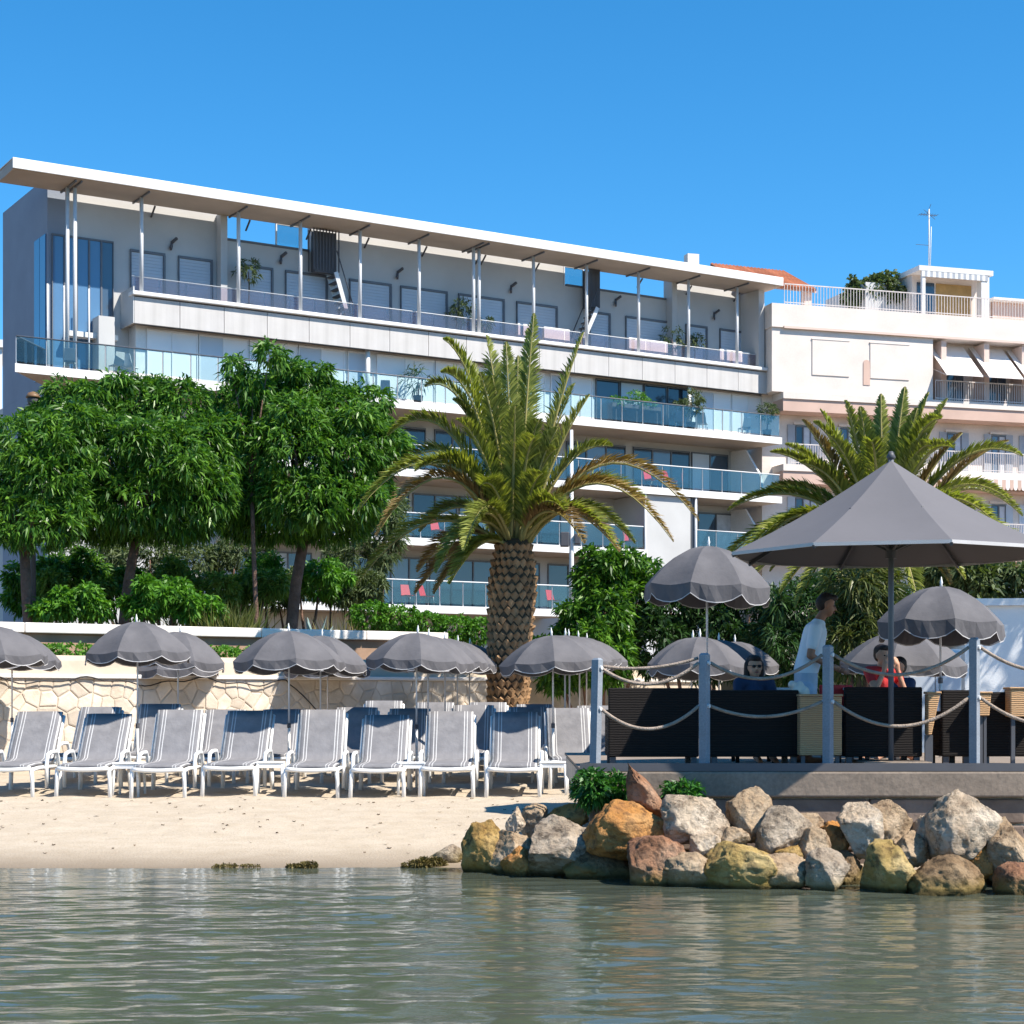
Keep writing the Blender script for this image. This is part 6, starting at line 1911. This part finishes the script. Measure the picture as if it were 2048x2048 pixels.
# red-backed chair behind the wicker box, table with white cloth
c = at(1690, 1372, 19.9)
rc = empty('red_chair', (c.x, c.y, DZ), 0.3, 'red deck chair just right of the sunlit rope post', 'chair')
MB().box(-0.2, 0.2, -0.2, 0.2, 0.42, 0.46).build('seat', M_RED, rc, bevel=0.01)
MB().box(-0.2, 0.2, 0.2, 0.235, 0.46, 0.86).build('backrest', M_RED, rc, bevel=0.01)
for sx in (-1, 1):
    for sy in (-1, 1): MB().box(sx * 0.18 - 0.015, sx * 0.18 + 0.015, sy * 0.18 - 0.015, sy * 0.18 + 0.015, 0.0, 0.418).build('leg', M_DARKSTEEL, rc)
for px, d, lab in ((1745, 20.1, 'white-topped table in front of the person in red'), (1560, 20.4, 'white-topped table right of the seated woman')):
    c = (px - 1024) * d / FPX
    tb_ = empty('deck_table', (c, d, DZ), 0, lab, 'table', 'white tables on the deck')
    MB().box(-0.33, 0.33, -0.16, 0.16, 0.80, 0.83).build('table_top', M_PLASTIC, tb_, bevel=0.008)
    for sx in (-1, 1): MB().box(sx * 0.26 - 0.02, sx * 0.26 + 0.02, -0.12, 0.12, 0.0, 0.798).build('leg', M_DARKSTEEL, tb_)
M_TOWEL = M('crumpled_towel', (0.70, 0.66, 0.60), 0.9, 0.15, 8, bump=0.8, bscale=14)
c = at(1590, 1380, 19.0)
o = blob('towel', [((0, 0, 0), (0.06, 0.05, 0.05)), ((0.07, 0, -0.02), (0.06, 0.05, 0.06)), ((-0.05, 0.0, 0.05), (0.045, 0.04, 0.045)), ((0.03, 0, 0.05), 0.04, (0.1, 0, -0.05), 0.035)], M_TOWEL, None, 0.01, 2)
o.location = (c.x, 18.87, c.z + 0.005); tag(o, 'crumpled pale towel lying on the corner of the middle sofa', 'towel')

# ------------------------------------------------------------------ balcony furniture and plants on the hotel
M_REDC = M('red_plastic', (0.62, 0.035, 0.05), 0.45, 0.08, 3)
M_GREYC = M('blue_grey_plastic', (0.20, 0.27, 0.36), 0.5, 0.08, 3)
def make_bchair(mat):
    r = empty('balcony_chair')
    MB().box(-0.22, 0.22, -0.22, 0.22, 0.42, 0.46).build('seat', mat, r, bevel=0.015)
    m = MB(); m.v += [(-0.22, 0.20, 0.46), (0.22, 0.20, 0.46), (0.19, 0.34, 0.92), (-0.19, 0.34, 0.92), (-0.22, 0.235, 0.46), (0.22, 0.235, 0.46), (0.19, 0.375, 0.92), (-0.19, 0.375, 0.92)]
    for q in ((0, 1, 2, 3), (7, 6, 5, 4), (0, 4, 5, 1), (1, 5, 6, 2), (2, 6, 7, 3), (3, 7, 4, 0)): m.face(q)
    m.build('backrest', mat, r, bevel=0.01)
    for sx in (-1, 1):
        for sy in (-1, 1): m = MB(); m.tube([(sx * 0.19, sy * 0.19, 0.42), (sx * 0.22, sy * 0.22, 0)], 0.016, 6); m.build('leg', M_STEEL, r, True)
    return r
CH = {}
def bchair(px, zf, yin, mat, label, rz=0.0):
    u = HU(px, yin)
    if mat not in CH: CH[mat] = make_bchair(mat); o = CH[mat]
    else: o = copy_tree(CH[mat])
    o.location = HF.w(u, yin, zf); o.rotation_euler = (0, 0, HF.rz + rz); tag(o, label, 'chair', 'chairs on the hotel balconies')
bchair(816, S0, 0.48, M_REDC, 'left red chair of the pair on the lowest hotel balcony', -0.04)
bchair(854, S0, 0.48, M_REDC, 'right red chair of the pair on the lowest hotel balcony', 0.45)
bchair(1108, S0, 0.48, M_REDC, 'red chair on the lowest balcony right of the palm trunk', 0.17)
bchair(876, S1, 0.48, M_REDC, 'red chair on the middle balcony left of the palm crown', 0.06)
bchair(1262, S1, 0.48, M_REDC, 'red chair on the middle balcony right of the palm', 0.17)
bchair(1302, S2, 0.48, M_REDC, 'left red chair on the balcony behind the palm frond tip', 0.06)
bchair(1342, S2, 0.48, M_REDC, 'right red chair on the balcony behind the palm frond tip', 0.38)
bchair(140, S3, 0.9, M_GREYC, 'dark chair left of the tall twin columns on the corner balcony', 2.8)
bchair(232, S3, 0.7, M_BLINDW, 'pale chair on the corner balcony right of the twin columns', 3.3)
bchair(262, S3, 0.8, M_BLINDW, 'pale chair at the end of the corner balcony', 2.2)
bchair(1360, S3, 0.8, M_GREYC, 'blue-grey chair on the upper balcony below the round potted tree', 2.6)
bchair(1405, S3, 0.7, M_BLINDW, 'white chair on the upper right balcony', 2.3)
bchair(1488, S3, 0.8, M_GREYC, 'blue-grey chair near the right end of the upper balcony', 3.0)
bchair(770, S3, 0.8, M_GREYC, 'blue-grey chair on the upper balcony above the trees', 2.7)
M_POT = M('planter_pot', (0.10, 0.10, 0.11), 0.6, 0.1, 3)
def potted(px, zf, yin, h, r, label, leafm, seed, L=0.22, Wd=0.05, n=70, per=9, pot=True):
    rng = np.random.default_rng(seed)
    c = HF.w(HU(px, yin), yin, zf)
    root = empty('potted_plant', c, HF.rz, label, 'potted plant', 'plants on the hotel balconies')
    MB().lathe([(0.16, 0), (0.22, 0.4), (0.23, 0.42), (0.19, 0.41)], 14).build('pot', M_POT, root, True)
    m = MB(); m.tube([(0, 0, 0.3), (0.03, 0, h * 0.6), (0, 0, h)], [0.035, 0.03, 0.015], 6); m.build('stem', M_BARK, root, True)
    P_, N_ = lobe_points([(0, 0, h, r, r, r * 0.9), (r * .3, 0, h + r * .4, r * .6, r * .6, r * .5)], n, rng, 0.6)
    link('foliage', quads_mesh('foliage', rosettes(P_, N_, per, L, Wd, 0.1, rng), leafm), None, root)
potted(497, 17.36, 1.7, 1.75, 0.5, 'yellow-green potted shrub on the roof terrace, leftmost', OLIVE, 71, n=45)
potted(921, 17.36, 1.8, 1.3, 0.6, 'pale potted shrub on the roof terrace beside the twin columns', OLIVE, 72, n=50)
potted(1344, 17.36, 1.8, 1.3, 0.6, 'olive potted shrub on the roof terrace, third from the right', OLIVE, 73, n=50)
potted(1389, 17.36, 1.95, 1.3, 0.4, 'small olive potted shrub on the roof terrace', OLIVE, 74, n=30)
potted(1534, 17.36, 1.8, 1.2, 0.55, 'lush bright potted shrub at the right end of the roof terrace', BRIGHT, 75, n=90)
potted(968, 17.36, 1.9, 0.8, 0.4, 'low potted plant on the roof terrace behind the palm tip', OLIVE, 76, n=30)
potted(836, S3, 0.6, 1.15, 0.5, 'spiky dark plant on the upper balcony left of the palm', DARKLEAF, 77, L=0.5, Wd=0.05, n=14, per=10)
potted(1382, S3, 0.5, 1.35, 0.62, 'round dark potted tree on the upper balcony', OLIVE, 78, n=110)
potted(1534, S3, 0.5, 1.25, 0.45, 'small bushy potted tree at the right end of the upper balcony', OLIVE, 79, n=60)
bx = empty('planter_box', HF.w(HU(1270, 0.5), 0.5, S3), HF.rz, 'long planter box with green plants on the upper balcony', 'planter')
MB().box(-1.35, 1.35, -0.15, 0.25, 0, 0.95).build('box', M_POT, bx)
rng = np.random.default_rng(80)
P_, N_ = lobe_points([(-0.9, 0.05, 1.05, 0.4, 0.25, 0.25), (0.1, 0.05, 1.2, 0.5, 0.3, 0.4), (0.7, 0.05, 1.05, 0.5, 0.25, 0.25)], 110, rng, 0.5)
link('foliage', quads_mesh('foliage', rosettes(P_, N_, 9, 0.2, 0.06, 0.1, rng), BRIGHT), None, bx)
# white sofas and parasol cloth on the roof terrace
M_WCUSH = M('white_cushion', (0.80, 0.76, 0.74), 0.8, 0.04, 2)
for x0, x1, lab in ((1036, 1062, 'small white day-bed end on the roof terrace left of the palm tip'), (1088, 1140, 'white day-bed on the roof terrace right of the palm tip'), (1258, 1300, 'white sofa on the roof terrace, middle'), (1300, 1336, 'cream sofa on the roof terrace beside the olive shrub'), (1440, 1500, 'cream sofa on the roof terrace near the right end')):
    a, b_ = HU(x0, 1.5), HU(x1, 1.5)
    r = empty('terrace_sofa', HF.w((a + b_) / 2, 1.5, 17.36), HF.rz, lab, 'sofa', 'sofas on the hotel roof terrace')
    w = (b_ - a) / 2
    MB().box(-w, w, 0.0, 0.18, 0.1, 1.0).build('backrest', M_WCUSH, r, bevel=0.03)
    MB().box(-w, w, 0.181, 0.7, 0.1, 0.5).build('seat', M_WCUSH, r, bevel=0.03)
    for sx in (-1, 1): MB().box(sx * (w - 0.08) - 0.03, sx * (w - 0.08) + 0.03, 0.05, 0.7, 0, 0.098).build('foot', M_DARKSTEEL, r)
